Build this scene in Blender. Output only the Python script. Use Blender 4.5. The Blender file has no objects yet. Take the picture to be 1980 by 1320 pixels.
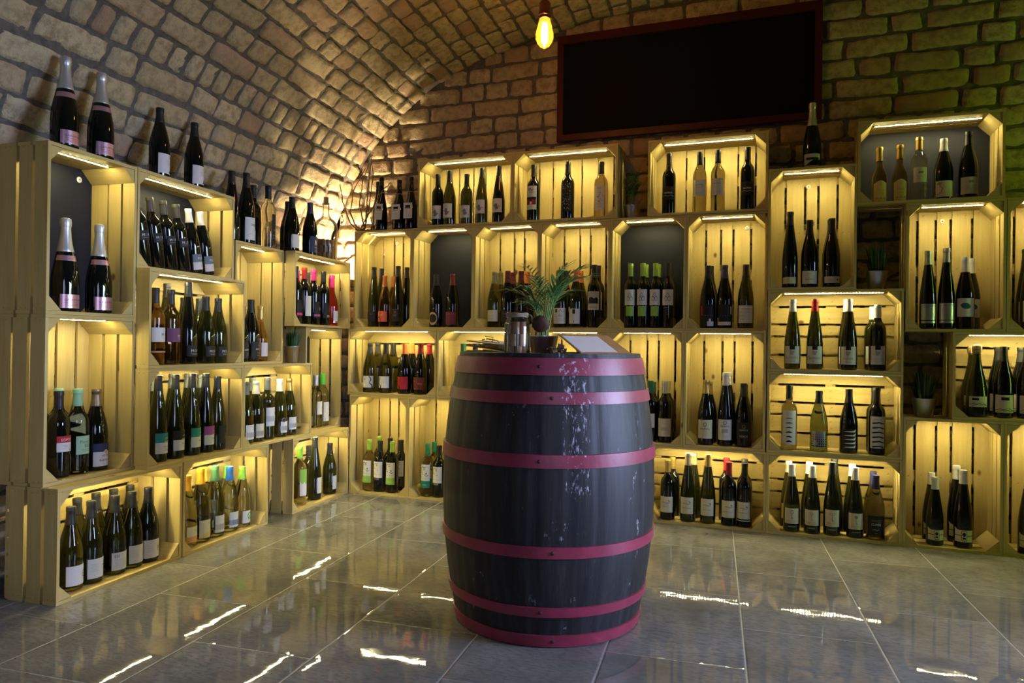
import bpy, bmesh, math, random
from mathutils import Matrix, Vector, noise
PI=math.pi
S=bpy.context.scene
COL=S.collection
random.seed(7)

# ------------------------------------------------------------------ camera
cam=bpy.data.cameras.new('camera'); cam.sensor_width=36; cam.lens=25.515; cam.clip_start=.05
co=bpy.data.objects.new('camera',cam); COL.objects.link(co)
_f=Vector((-.34974679,.93683054,.00507119)); _r=Vector((.93678621,.34965973,.01302605)); _u=Vector((-.01043001,-.00930644,.9999023))
co.matrix_world=Matrix(((_r.x,_u.x,-_f.x,2.47953),(_r.y,_u.y,-_f.y,-3.81483),(_r.z,_u.z,-_f.z,.91358),(0,0,0,1)))
S.camera=co

# ------------------------------------------------------------------ world, lights, exposure
EXPOSURE=0.0
LED_STRENGTH=480.0
LED_COLOR=(1,.88,.42)
w=bpy.data.worlds.new('world'); S.world=w; w.use_nodes=True
w.node_tree.nodes['Background'].inputs[0].default_value=(.30,.42,.8,1)
w.node_tree.nodes['Background'].inputs[1].default_value=.004
def area(name,loc,target,sx,sy,power,color):
    l=bpy.data.lights.new(name,'AREA'); l.shape='RECTANGLE'; l.size=sx; l.size_y=sy; l.energy=power; l.color=color
    o=bpy.data.objects.new(name,l); COL.objects.link(o); o.location=loc
    d=Vector(target)-Vector(loc); o.rotation_euler=d.to_track_quat('-Z','Z').to_euler()
    return o
# daylight falling in through the open shop door in the right-hand wall, out of the picture
DAY=area('daylight_through_door',(5.48,-1.42,1.20),(.6,-2.05,.05),1.10,1.7,48.0,(.50,.60,1.0)); DAY.data.spread=math.radians(62)
# paler daylight from the shop window in the wall behind the camera
WIN=area('daylight_through_window',(3.6,-5.36,1.25),(.1,-1.1,.55),1.3,1.3,5.0,(.58,.68,1.0)); WIN.data.spread=math.radians(60)
vs=S.view_settings; S.display_settings.display_device='sRGB'
vs.view_transform='Standard'; vs.look='None'; vs.exposure=EXPOSURE; vs.gamma=1; vs.use_curve_mapping=False
cy=S.cycles
cy.max_bounces=9; cy.diffuse_bounces=2; cy.glossy_bounces=4; cy.transmission_bounces=7; cy.transparent_max_bounces=10
cy.caustics_reflective=False; cy.caustics_refractive=False; cy.sample_clamp_indirect=3.0; cy.use_denoising=True

# ------------------------------------------------------------------ material helpers
MC={}
def nt(name):
    m=bpy.data.materials.new(name); m.use_nodes=True
    t=m.node_tree; b=t.nodes['Principled BSDF']
    return m,t,b
def N(t,k,**a):
    n=t.nodes.new(k)
    for x,y in a.items():
        if x.startswith('_'): setattr(n,x[1:],y)
    return n
def L(t,a,b): t.links.new(a,b)
def MATH(t,op,a,b=None):
    n=t.nodes.new('ShaderNodeMath'); n.operation=op
    for i,v in enumerate((a,b)):
        if v is None: continue
        if isinstance(v,(int,float)): n.inputs[i].default_value=v
        else: t.links.new(v,n.inputs[i])
    return n.outputs[0]
def RAMP(t,fac,stops):
    n=t.nodes.new('ShaderNodeValToRGB'); e=n.color_ramp.elements
    while len(e)<len(stops): e.new(.5)
    for x,(p,c) in zip(e,stops): x.position=p; x.color=(*c,1) if len(c)==3 else c
    t.links.new(fac,n.inputs[0]); return n.outputs[0]
def MIX(t,fac,a,b,mode='MIX'):
    n=t.nodes.new('ShaderNodeMix'); n.data_type='RGBA'; n.blend_type=mode
    if isinstance(fac,(int,float)): n.inputs[0].default_value=fac
    else: t.links.new(fac,n.inputs[0])
    for i,v in ((6,a),(7,b)):
        if isinstance(v,tuple): n.inputs[i].default_value=(*v[:3],1)
        else: t.links.new(v,n.inputs[i])
    return n.outputs[2]
def NOISE(t,vec,scale,detail=3,rough=.55):
    n=t.nodes.new('ShaderNodeTexNoise'); n.inputs['Scale'].default_value=scale; n.inputs['Detail'].default_value=detail; n.inputs['Roughness'].default_value=rough
    if vec is not None: t.links.new(vec,n.inputs['Vector'])
    return n
def MAP(t,vec,scale=(1,1,1),loc=(0,0,0)):
    n=t.nodes.new('ShaderNodeMapping'); n.inputs['Scale'].default_value=scale; n.inputs['Location'].default_value=loc
    t.links.new(vec,n.inputs['Vector']); return n.outputs[0]
def BUMP(t,b,h,strength=.5,dist=.002):
    n=t.nodes.new('ShaderNodeBump'); n.inputs['Strength'].default_value=strength; n.inputs['Distance'].default_value=dist
    t.links.new(h,n.inputs['Height']); t.links.new(n.outputs[0],b.inputs['Normal'])
def plain(name,rgb,rough=.5,metal=0,spec=.5,trans=0,ior=1.45):
    if name in MC: return MC[name]
    m,t,b=nt(name); b.inputs['Base Color'].default_value=(*rgb,1); b.inputs['Roughness'].default_value=rough; b.inputs['Metallic'].default_value=metal
    b.inputs['Specular IOR Level'].default_value=spec; b.inputs['Transmission Weight'].default_value=trans; b.inputs['IOR'].default_value=ior
    MC[name]=m; return m
def emit(name,rgb,s):
    m,t,b=nt(name); b.inputs['Base Color'].default_value=(*rgb,1)
    b.inputs['Emission Color'].default_value=(*rgb,1); b.inputs['Emission Strength'].default_value=s
    return m
def clear(name,tint=(1,1,1),rough=.02):
    m,t,b=nt(name); t.nodes.remove(b); out=t.nodes['Material Output']
    tr=t.nodes.new('ShaderNodeBsdfTransparent'); tr.inputs[0].default_value=(*tint,1)
    gl=t.nodes.new('ShaderNodeBsdfGlossy'); gl.inputs['Roughness'].default_value=rough
    fr=t.nodes.new('ShaderNodeLayerWeight'); fr.inputs[0].default_value=.25
    mx=t.nodes.new('ShaderNodeMixShader'); L(t,MATH(t,'MULTIPLY',fr.outputs['Fresnel'],.8),mx.inputs[0]); L(t,tr.outputs[0],mx.inputs[1]); L(t,gl.outputs[0],mx.inputs[2]); L(t,mx.outputs[0],out.inputs[0])
    return m

def wood(name,light,dark,gloss=.5,knots=True):
    m,t,b=nt(name)
    uv=t.nodes.new('ShaderNodeUVMap').outputs[0]
    oi=t.nodes.new('ShaderNodeObjectInfo')
    v=t.nodes.new('ShaderNodeVectorMath'); v.operation='ADD'; L(t,uv,v.inputs[0])
    cx=t.nodes.new('ShaderNodeCombineXYZ'); L(t,MATH(t,'MULTIPLY',oi.outputs['Random'],17.3),cx.inputs[0]); L(t,MATH(t,'MULTIPLY',oi.outputs['Random'],5.1),cx.inputs[1])
    L(t,cx.outputs[0],v.inputs[1]); vec=v.outputs[0]
    n1=NOISE(t,MAP(t,vec,(3.5,48,1)),1.0,4,.6)
    n2=NOISE(t,MAP(t,vec,(1.2,9,1)),1.0,2)
    n3=NOISE(t,MAP(t,vec,(14,320,1)),1.0,2)
    f=MATH(t,'ADD',MATH(t,'MULTIPLY',n1.outputs[0],.6),MATH(t,'MULTIPLY',n2.outputs[0],.4))
    c=RAMP(t,f,[(.30,dark),(.62,light)])
    c=MIX(t,MATH(t,'MULTIPLY',n3.outputs[0],.28),c,tuple(x*.62 for x in dark))
    if knots:
        vo=t.nodes.new('ShaderNodeTexVoronoi'); L(t,MAP(t,vec,(5.2,8.5,1)),vo.inputs['Vector']); vo.inputs['Scale'].default_value=1.0
        k=RAMP(t,vo.outputs['Distance'],[(.045,(1,1,1)),(.105,(0,0,0))])
        ks=MATH(t,'MULTIPLY',k,MATH(t,'GREATER_THAN',MATH(t,'FRACT',MATH(t,'MULTIPLY',vo.outputs['Color'],3.7)),.62))
        c=MIX(t,ks,c,(.17,.085,.03))
    L(t,c,b.inputs['Base Color']); b.inputs['Roughness'].default_value=gloss; b.inputs['Specular IOR Level'].default_value=.3
    BUMP(t,b,n1.outputs[0],.25,.001)
    return m
M_PINE=wood('pine_boards',(.64,.495,.195),(.51,.365,.11))
M_CORKBOARD=None

def brickmat():
    m,t,b=nt('old_yellow_brick')
    g=t.nodes.new('ShaderNodeNewGeometry'); tc=t.nodes.new('ShaderNodeTexCoord')
    rnd=g.outputs['Random Per Island']
    base=RAMP(t,rnd,[(0,(.50,.375,.205)),(.25,(.60,.46,.26)),(.5,(.54,.43,.245)),(.72,(.64,.50,.30)),(.86,(.52,.36,.21)),(.95,(.46,.27,.17)),(1,(.57,.47,.30))])
    n=NOISE(t,tc.outputs['Object'],26,5,.65); n2=NOISE(t,tc.outputs['Object'],150,2,.6); n3=NOISE(t,tc.outputs['Object'],8,3)
    c=MIX(t,RAMP(t,n.outputs[0],[(.36,(0,0,0)),(.56,(1,1,1))]),(.36,.265,.15),base)
    c=MIX(t,RAMP(t,n2.outputs[0],[(.70,(0,0,0)),(.78,(1,1,1))]),c,(.16,.10,.06))
    c=MIX(t,RAMP(t,n3.outputs[0],[(.55,(0,0,0)),(.8,(.45,.45,.45))]),c,(.42,.38,.30))
    L(t,c,b.inputs['Base Color']); b.inputs['Roughness'].default_value=.85; b.inputs['Specular IOR Level'].default_value=.2
    h=MATH(t,'ADD',MATH(t,'MULTIPLY',n.outputs[0],1.0),MATH(t,'MULTIPLY',n2.outputs[0],.5)); BUMP(t,b,h,1.0,.009)
    return m
def mortarmat():
    m,t,b=nt('grey_brown_mortar'); tc=t.nodes.new('ShaderNodeTexCoord')
    n=NOISE(t,tc.outputs['Object'],30,5,.7)
    L(t,RAMP(t,n.outputs[0],[(.3,(.10,.085,.072)),(.7,(.21,.175,.145))]),b.inputs['Base Color']); b.inputs['Roughness'].default_value=.95; b.inputs['Specular IOR Level'].default_value=.1
    BUMP(t,b,n.outputs[0],1,.012); return m
M_BRICK=brickmat(); M_MORTAR=mortarmat()
def floormat():
    m,t,b=nt('grey_stone_tiles'); tc=t.nodes.new('ShaderNodeTexCoord'); sp=t.nodes.new('ShaderNodeSeparateXYZ'); L(t,tc.outputs['Object'],sp.inputs[0])
    X,Y=sp.outputs[0],sp.outputs[1]
    u=MATH(t,'DIVIDE',MATH(t,'SUBTRACT',MATH(t,'ADD',X,MATH(t,'MULTIPLY',Y,.085)),.227),.405)
    c=MATH(t,'FLOOR',u); fu=MATH(t,'FRACT',u)
    vv=MATH(t,'ADD',MATH(t,'DIVIDE',MATH(t,'ADD',MATH(t,'SUBTRACT',Y,MATH(t,'MULTIPLY',X,.075)),1.82),.63),MATH(t,'MULTIPLY',MATH(t,'FLOORED_MODULO',c,2.0),.5))
    r=MATH(t,'FLOOR',vv); fv=MATH(t,'FRACT',vv)
    du=MATH(t,'MULTIPLY',MATH(t,'MINIMUM',fu,MATH(t,'SUBTRACT',1.0,fu)),.405)
    dv=MATH(t,'MULTIPLY',MATH(t,'MINIMUM',fv,MATH(t,'SUBTRACT',1.0,fv)),.63)
    gu=MATH(t,'LESS_THAN',du,.0022); gv=MATH(t,'LESS_THAN',dv,.0013); gm=MATH(t,'MAXIMUM',gu,gv)
    wn=t.nodes.new('ShaderNodeTexWhiteNoise'); wn.noise_dimensions='2D'; cb=t.nodes.new('ShaderNodeCombineXYZ'); L(t,c,cb.inputs[0]); L(t,r,cb.inputs[1]); L(t,cb.outputs[0],wn.inputs[0])
    ad=t.nodes.new('ShaderNodeVectorMath'); ad.operation='MULTIPLY_ADD'; L(t,wn.outputs['Color'],ad.inputs[0]); ad.inputs[1].default_value=(9,9,9); L(t,tc.outputs['Object'],ad.inputs[2])
    n=NOISE(t,ad.outputs[0],4,6,.62); n2=NOISE(t,MAP(t,ad.outputs[0],(40,120,1)),1,3,.7)
    col=RAMP(t,n.outputs[0],[(.32,(.115,.110,.102)),(.5,(.175,.168,.158)),(.68,(.23,.22,.205))])
    col=MIX(t,MATH(t,'MULTIPLY',RAMP(t,n2.outputs[0],[(.46,(0,0,0)),(.62,(1,1,1))]),.6),col,(.09,.085,.08))
    col=MIX(t,MATH(t,'MULTIPLY',wn.outputs['Value'],.25),col,(.14,.125,.11))
    col=MIX(t,gm,col,(.27,.26,.25))
    L(t,col,b.inputs['Base Color'])
    nr=NOISE(t,ad.outputs[0],22,3)
    L(t,MATH(t,'ADD',MATH(t,'MULTIPLY',nr.outputs[0],.04),MATH(t,'ADD',MATH(t,'MULTIPLY',gm,.4),.005)),b.inputs['Roughness'])
    b.inputs['Specular IOR Level'].default_value=.27
    bw=NOISE(t,ad.outputs[0],7,2)
    edge=MATH(t,'MINIMUM',MATH(t,'MULTIPLY',MATH(t,'MINIMUM',du,dv),160.0),1.0)
    nf=NOISE(t,ad.outputs[0],60,2)
    h=MATH(t,'ADD',MATH(t,'MULTIPLY',bw.outputs[0],.30),MATH(t,'ADD',MATH(t,'MULTIPLY',edge,.5),MATH(t,'ADD',MATH(t,'MULTIPLY',nr.outputs[0],.028),MATH(t,'MULTIPLY',nf.outputs[0],.005))))
    BUMP(t,b,h,.55,.004); return m
M_FLOOR=floormat()
M_BLACKPANEL=plain('black_painted_board',(.0085,.010,.017),.5,0,.3)
M_LED=emit('led_strip_light',LED_COLOR,LED_STRENGTH)
M_PLASTER=plain('dim_plaster',(.30,.26,.2),.9)

# ------------------------------------------------------------------ mesh helpers
class MB:
    def __init__(s): s.v=[]; s.f=[]; s.uv=[]; s.mi=[]
    def quad(s,idx,uv=None,mi=0):
        s.f.append(tuple(idx)); s.uv.append(uv or [(0,0)]*len(idx)); s.mi.append(mi)
    def box(s,x0,x1,y0,y1,z0,z1,ax=0,mi=0,jit=0):
        b=len(s.v); P=[(x,y,z) for x in(x0,x1) for y in(y0,y1) for z in(z0,z1)]
        s.v+=P; oa,ob=random.random()*9,random.random()*9
        o2=[a for a in range(3) if a!=ax]
        for q in((0,1,3,2),(4,6,7,5),(0,4,5,1),(2,3,7,6),(0,2,6,4),(1,5,7,3)):
            pts=[P[i] for i in q]
            va=o2[0] if len({round(p[o2[0]],6) for p in pts})>1 else o2[1]
            if len({round(p[ax],6) for p in pts})==1:
                uv=[(p[o2[0]]*.1+oa,p[o2[1]]+ob) for p in pts]
            else: uv=[(p[ax]+oa,p[va]+ob) for p in pts]
            s.quad([b+i for i in q],uv,mi)
    def prism(s,tri,y0,y1,ax=1):
        b=len(s.v); n=len(tri); oa,ob=random.random()*9,random.random()*9
        s.v+=[(x,y0,z) for x,z in tri]+[(x,y1,z) for x,z in tri]
        s.quad([b+i for i in range(n)],[(x+oa,z+ob) for x,z in tri])
        s.quad([b+n+i for i in reversed(range(n))],[(tri[i][0]+oa,tri[i][1]+ob) for i in reversed(range(n))])
        d=0
        for i in range(n):
            j=(i+1)%n; l=math.dist(tri[i],tri[j])
            s.quad((b+j,b+i,b+n+i,b+n+j),[(y0+oa,d+l+ob),(y0+oa,d+ob),(y1+oa,d+ob),(y1+oa,d+l+ob)]); d+=l
    def lathe(s,prof,seg=24,cap=True,a0=0,mi=0,close=True,rfun=None):
        b=len(s.v); n=len(prof)
        for k in range(seg):
            a=a0+2*PI*k/seg
            for i,(r,z) in enumerate(prof):
                rr=r if rfun is None else r*rfun(a,z)
                s.v.append((rr*math.cos(a),rr*math.sin(a),z))
        for k in range(seg):
            k2=(k+1)%seg
            for i in range(n-1):
                s.quad((b+k*n+i,b+k2*n+i,b+k2*n+i+1,b+k*n+i+1),[(k/seg*2,prof[i][1]),((k+1)/seg*2,prof[i][1]),((k+1)/seg*2,prof[i+1][1]),(k/seg*2,prof[i+1][1])],mi)
        if cap:
            if prof[0][0]>1e-5: s.quad([b+k*n for k in reversed(range(seg))],None,mi)
            if prof[-1][0]>1e-5: s.quad([b+k*n+n-1 for k in range(seg)],None,mi)
    def tube(s,pts,rad,seg=6,mi=0):
        pts=[Vector(p) for p in pts]; n=len(pts); b=len(s.v)
        if not hasattr(rad,'__len__'): rad=[rad]*n
        up=Vector((0,0,1)); prev=None
        for i,p in enumerate(pts):
            t=(pts[min(i+1,n-1)]-pts[max(i-1,0)]).normalized()
            if prev is None:
                a=t.cross(up) if abs(t.z)<.9 else t.cross(Vector((1,0,0)))
            else: a=prev-t*prev.dot(t)
            a.normalize(); prev=a; c=t.cross(a)
            for k in range(seg):
                q=p+(a*math.cos(2*PI*k/seg)+c*math.sin(2*PI*k/seg))*rad[i]; s.v.append(tuple(q))
        for i in range(n-1):
            for k in range(seg):
                k2=(k+1)%seg; s.quad((b+i*seg+k,b+i*seg+k2,b+(i+1)*seg+k2,b+(i+1)*seg+k),None,mi)
        s.quad([b+k for k in reversed(range(seg))],None,mi); s.quad([b+(n-1)*seg+k for k in range(seg)],None,mi)
    def mesh(s,name,mats,smooth=False):
        me=bpy.data.meshes.new(name); me.from_pydata(s.v,[],s.f)
        ul=me.uv_layers.new(name='UVMap'); fl=[c for f in s.uv for p in f for c in p]
        ul.data.foreach_set('uv',fl)
        for m in (mats if isinstance(mats,(list,tuple)) else [mats]): me.materials.append(m)
        me.polygons.foreach_set('material_index',s.mi)
        if smooth: me.polygons.foreach_set('use_smooth',[True]*len(s.f))
        me.update(); return me
def smooth_by_angle(me,ang=.7):
    me.polygons.foreach_set('use_smooth',[True]*len(me.polygons))
    bm=bmesh.new(); bm.from_mesh(me)
    for e in bm.edges:
        if len(e.link_faces)==2 and e.calc_face_angle(0)>ang: e.smooth=False
    bm.to_mesh(me); bm.free(); return me
def ob(name,me,parent=None,loc=None,rot=None,scale=None):
    o=bpy.data.objects.new(name,me); COL.objects.link(o)
    if parent is not None: o.parent=parent
    if loc is not None: o.location=loc
    if rot is not None: o.rotation_euler=rot
    if scale is not None: o.scale=scale
    return o
def tag(o,label,cat,group=None):
    o['label']=label; o['category']=cat
    if group: o['group']=group
    return o
def thing(name,label,cat,loc=(0,0,0),rz=0,group=None):
    o=bpy.data.objects.new(name,None); COL.objects.link(o); o.empty_display_size=.05
    o.location=loc; o.rotation_euler=(0,0,rz); return tag(o,label,cat,group)
def struct(name,me,**k):
    o=ob(name,me,**k); o['kind']='structure'; return o

# ------------------------------------------------------------------ the room
E_=Vector((-.07868327,.99689967,0)); NL=Vector((.99689967,.07868327,0)); AL=math.radians(94.51288)
YB=.286; XL0=-.3575
PROF=[(XL0,-.0),(XL0,1.52),(-.343,1.63),(-.272,1.76),(-.222,1.87),(-.175,1.97),(-.133,2.041),(-.055,2.153),(.086,2.305),(.215,2.405),(.421,2.544),(.582,2.612),(.738,2.668),(.956,2.717),(1.15,2.755),(1.467,2.803),(1.75,2.828),(2.1,2.842),(2.45,2.846)]
PROF+=[(4.9-x,z) for x,z in reversed(PROF[:-1])]
def smoothprof(P):
    out=[]
    n=len(P)
    for i in range(n-1):
        p0,p1,p2,p3=[Vector(P[max(0,min(n-1,i+k))]) for k in(-1,0,1,2)]
        m=max(1,int((p2-p1).length/.05)) if 0<i<n-2 else 12
        for k in range(m):
            t=k/m
            if 1<i<n-3: q=.5*((2*p1)+(p2-p0)*t+(2*p0-5*p1+4*p2-p3)*t*t+(3*p1-p0-3*p2+p3)*t**3)
            else: q=p1.lerp(p2,t)
            out.append(q)
    out.append(Vector(P[-1])); return out
SP=smoothprof(PROF); AC=[0]
for a,b in zip(SP,SP[1:]): AC.append(AC[-1]+(b-a).length)
def prof_at(v):
    lo,hi=0,len(AC)-2
    v=max(0,min(AC[-1]-1e-6,v))
    while lo<hi:
        m=(lo+hi+1)//2
        if AC[m]<=v: lo=m
        else: hi=m-1
    t=(v-AC[lo])/(AC[lo+1]-AC[lo]); p=SP[lo].lerp(SP[lo+1],t); d=(SP[lo+1]-SP[lo]).normalized()
    return p,Vector((d.y,-d.x))
def vault_point(u,v,h):
    p,n=prof_at(v); q=p+n*h
    return (q.x+E_.x*u,YB+E_.y*u,q.y)
def back_point(u,v,h): return (u,YB-h,v)
def brick_wall(point,rects,mb_m,seedv):
    R=random.Random(seedv)
    for (u0,u1,v0,v1) in rects:
        w,hh=u1-u0,v1-v0
        nu=max(6,int(w/.028)+3); nv=7; b=len(mb_m.v)
        tilt=R.uniform(-.05,.05); dh=R.uniform(-.004,.005); o1,o2=R.uniform(0,99),R.uniform(0,99)
        fus=[0,.007/w]+[.03/w+(1-.06/w)*k/(nu-5) for k in range(nu-4)]+[1-.007/w,1]
        fvs=[0,.007/hh,.24,.5,.76,1-.007/hh,1]
        for i in range(nu):
            for j in range(nv):
                x=(fus[i]-.5)*w; y=(fvs[j]-.5)*hh
                ei=i in(0,nu-1); ej=j in(0,nv-1); ci=i in(0,1,nu-2,nu-1); cj=j in(0,1,nv-2,nv-1)
                if ci and cj: x*=1-.005/w; y*=1-.006/hh
                s=1 if (ci or cj) else .35
                x+=s*(.008*noise.noise((x*14+o1,y*14+o2,1.3))+.006*noise.noise((x*55+o1,y*55+o2,3.3)))
                y+=s*(.007*noise.noise((x*14+o2,y*14+o1,7.1))+.006*noise.noise((x*50+o2,y*50+o1,5.1)))
                y+=tilt*x
                hgt=-.008 if (ei or ej) else .0080+dh+.006*noise.noise((x*20+o1,y*20,o2))+.006*noise.noise((x*70+o1,y*70,o2))-(.002 if (ci or cj) else 0)
                mb_m.v.append(point((u0+u1)/2+x,(v0+v1)/2+y,hgt))
        for i in range(nu-1):
            for j in range(nv-1):
                mb_m.quad((b+i*nv+j,b+(i+1)*nv+j,b+(i+1)*nv+j+1,b+i*nv+j+1),None,1)
def courses(ua0,ub,va,vb,seedv,skip=None,ch=.1035,soldier=None):
    R=random.Random(seedv); out=[]; k=0; v=va
    while v<vb-.03:
        h=ch*R.uniform(.97,1.03); sol=soldier and soldier[0]<=v+h/2<=soldier[1]
        if sol: h*=1.15
        ua=ua0(v+h/2) if callable(ua0) else ua0
        u=ua-R.uniform(0,.3)
        while u<ub:
            if sol: w=R.uniform(.085,.105)
            else: w=R.choice((.30,.30,.165,.155,.30,.16)) if (k%2==0) else R.choice((.16,.155,.30,.16))
            w*=R.uniform(.95,1.06); a,b=max(u,ua),min(u+w-.013,ub)
            if b-a>.04 and not (skip and skip(a,b,v,v+h)): out.append((a,b,v+.004,v+h-.004))
            u+=w
        v+=h; k+=1
    return out
def prof_z_max_at(x):
    best=None
    for a,b in zip(SP,SP[1:]):
        if min(a.x,b.x)<=x<=max(a.x,b.x) and abs(b.x-a.x)>1e-6:
            z=a.y+(b.y-a.y)*(x-a.x)/(b.x-a.x); best=z if best is None else max(best,z)
    return best if best is not None else 0
def flip_ok(me):
    return me
# split of the profile: below VW = side wall, above = vaulted ceiling
def arc_for(x,z):
    return min(range(len(SP)),key=lambda i:(SP[i].x-x)**2+(SP[i].y-z)**2)
iW=arc_for(-.175,1.97); VW=AC[iW]; iR=len(SP)-1-iW; VR=AC[iR]
UFAR=-5.6
def surf(i0,i1,name,extra,smooth=True):
    mb=MB(); us=[0,-.6,-1.2,-1.8,-2.4,-3,-3.6,-4.2,-4.8,UFAR]; b=0
    for i in range(i0,i1+1):
        for u in us: mb.v.append(vault_point(u,AC[i],0))
    n=len(us)
    for i in range(i1-i0):
        for j in range(n-1): mb.quad((i*n+j,i*n+j+1,(i+1)*n+j+1,(i+1)*n+j),None,0)
    brick_wall(vault_point,extra,mb,len(extra))
    return mb.mesh(name,[M_MORTAR,M_BRICK],True)
bw=courses(-4.6,-.0,VW-.1035*math.floor(VW/.1035)-.004,VW-.02,11,ch=.1035)
struct('wall_left',surf(0,iW,'wall_left',bw))
bv=courses(-4.6,0,VW+.002,AC[arc_for(4.3,2.6)],23,soldier=(VW+.06,VW+.17))
struct('ceiling',surf(iW,iR,'ceiling',bv))
mb=MB()
NX=40; xs=[XL0+(4.9-2*XL0)*i/NX for i in range(NX+1)]
for x in xs: mb.v+= [(x,YB,-.0),(x,YB,max(.2,prof_z_max_at(min(max(x,XL0+.001),4.9-XL0-.001)) if XL0<x<4.9-XL0 else 1.42)+.02)]
for i in range(NX): mb.quad((2*i,2*i+2,2*i+3,2*i+1),None,0)
def skipb(a,b,v0,v1):
    m=max(prof_z_max_at(min(max(a+.01,XL0+.01),5.2)),.0); m2=prof_z_max_at(min(max(b-.01,XL0+.01),5.2)); return (v0+v1)/2>prof_z_max_at(min(max((a+b)/2,XL0+.01),5.2)) and v1>1.4
def left_x(v):
    for p,q in zip(SP,SP[1:]):
        if p.y<=v<=q.y and q.y>p.y: return p.x+(q.x-p.x)*(v-p.y)/(q.y-p.y)+.006
    return XL0+.01
brick_wall(back_point,courses(left_x,4.2,.02,2.84,5,skip=skipb),mb,3)
struct('wall_back',mb.mesh('wall_back',[M_MORTAR,M_BRICK],True))
mb=MB(); mb.quad((0,1,2,3)); mb.v=[(-.6,-5.9,0),(5.9,-5.9,0),(5.9,.4,0),(-.6,.4,0)]
struct('floor',mb.mesh('floor',M_FLOOR))
# wall on the right (outside the picture) with its doorway, and the wall behind the camera
def rp(s,z,h=0): return (4.9-XL0+E_.x*s-h,YB+E_.y*s,z)
mb=MB()
def rq(s0,s1,z0,z1):
    b=len(mb.v); mb.v+=[rp(s0,z0),rp(s1,z0),rp(s1,z1),rp(s0,z1)]; mb.quad((b,b+1,b+2,b+3))
rq(0,-1.08,0,2.05); rq(-1.08,-2.36,2.04,2.05); rq(-2.36,UFAR,0,2.05)
struct('wall_right',mb.mesh('wall_right',M_PLASTER))
mb=MB(); a=vault_point(UFAR,0,0)
for x0,x1,z0,z1 in ((a[0]-.1,2.9,0,2.9),(4.3,6.0,0,2.9),(2.9,4.3,0,.55),(2.9,4.3,1.95,2.9)):
    b=len(mb.v); mb.v+=[(x0,a[1],z0),(x1,a[1],z0),(x1,a[1],z1),(x0,a[1],z1)]; mb.quad((b,b+1,b+2,b+3))
struct('wall_front',mb.mesh('wall_front',M_PLASTER))

# ------------------------------------------------------------------ pine crates
CD=.228
M_NAIL=plain('dark_nail_heads',(.05,.03,.015),.5)
def staple(mb,x,z,horiz):
    b=len(mb.v); y=.2153; a=random.uniform(.5,1.0)*(1 if random.random()<.8 else -1); c,s=math.cos(a)*.0055,math.sin(a)*.0055
    if not horiz: c,s=s,c
    mb.v+=[(x-c,y,z-s-.0008),(x+c,y,z+s-.0008),(x+c,y,z+s+.0008),(x-c,y,z-s+.0008)]; mb.quad((b,b+1,b+2,b+3),None,1)
def panel_len(W,H,o,side,seed):
    """one wall of the crate, three slats with gaps; side: bottom, top, lo, hi"""
    random.seed(seed); mb=MB(); t=.012
    y=0.0
    for wd,gap in ((random.uniform(.055,.066),random.uniform(.008,.016)),(random.uniform(.054,.066),random.uniform(.008,.016)),(1,0)):
        y1=min(y+wd,.215)
        if side=='bottom': mb.box(0,W,y,y1,0,t,0)
        if side=='top': mb.box(0,W,y,y1,H-t,H,0)
        if side=='lo': mb.box(0,t,y,y1,t+.0004,H-t-.0004,2)
        if side=='hi': mb.box(W-t,W,y,y1,t+.0004,H-t-.0004,2)
        if side in('lo','hi'):
            x=-.0003 if side=='lo' else W+.0003
            for zz in (.006,.018,H-.018,H-.006):
                for yy in ((y+y1)/2-.011,(y+y1)/2+.010):
                    b=len(mb.v); yy+=random.uniform(-.003,.003); zz2=zz+random.uniform(-.002,.002)
                    if zz in(.006,H-.006): continue
                    mb.v+=[(x,yy+.0016*math.cos(k*PI/3),zz2+.0016*math.sin(k*PI/3)) for k in range(6)]; mb.quad([b+k for k in range(6)],None,1)
        y=y1+gap
    return mb.mesh('crate_'+side,[M_PINE,M_NAIL])
def back_mesh_cross(W,H,seed):
    random.seed(seed); mb=MB(); p=.002
    wd=[.082,.075,.085,.070,.088,.080,.060]; g=(W-.004-sum(wd))/(len(wd)-1)
    for k in wd:
        mb.box(p,p+k,.2155,.2255,.001,H-.001,2); p+=k+g
    for c in (.027,H/2,H-.027): mb.box(.004,W-.004,.226,.234,c-.024,c+.024,0)
    return mb.mesh('crate_back',[M_PINE,M_NAIL])
def back_mesh(W,H,o,seed):
    random.seed(seed); mb=MB(); n=5; span=H if o=='H' else W
    wd=[.070,.082,.050,.080,.066]; random.shuffle(wd) if seed%2 else None
    g=(span-.004-sum(wd))/(n-1); p=.002
    for k in range(n):
        q=p+wd[k]+random.uniform(-.002,.002)
        if o=='H': mb.box(.001,W-.001,.2155,.2255,p,q,0)
        else: mb.box(p,q,.2155,.2255,.001,H-.001,2)
        for cc in (.03,(W if o=='H' else H)/2,(W if o=='H' else H)-.03):
            for dd in (.28,.72):
                if random.random()<.85: staple(mb,*( (cc+random.uniform(-.008,.008),p+(q-p)*dd) if o=='H' else (p+(q-p)*dd,cc+random.uniform(-.008,.008)) ),o=='H')
        p=q+g
    L_=W if o=='H' else H
    for c in (.027,L_/2,L_-.027):
        if o=='H': mb.box(c-.024,c+.024,.226,.234,.004,H-.004,2)
        else: mb.box(.004,W-.004,.226,.234,c-.024,c+.024,0)
    return mb.mesh('crate_back',[M_PINE,M_NAIL])
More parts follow.
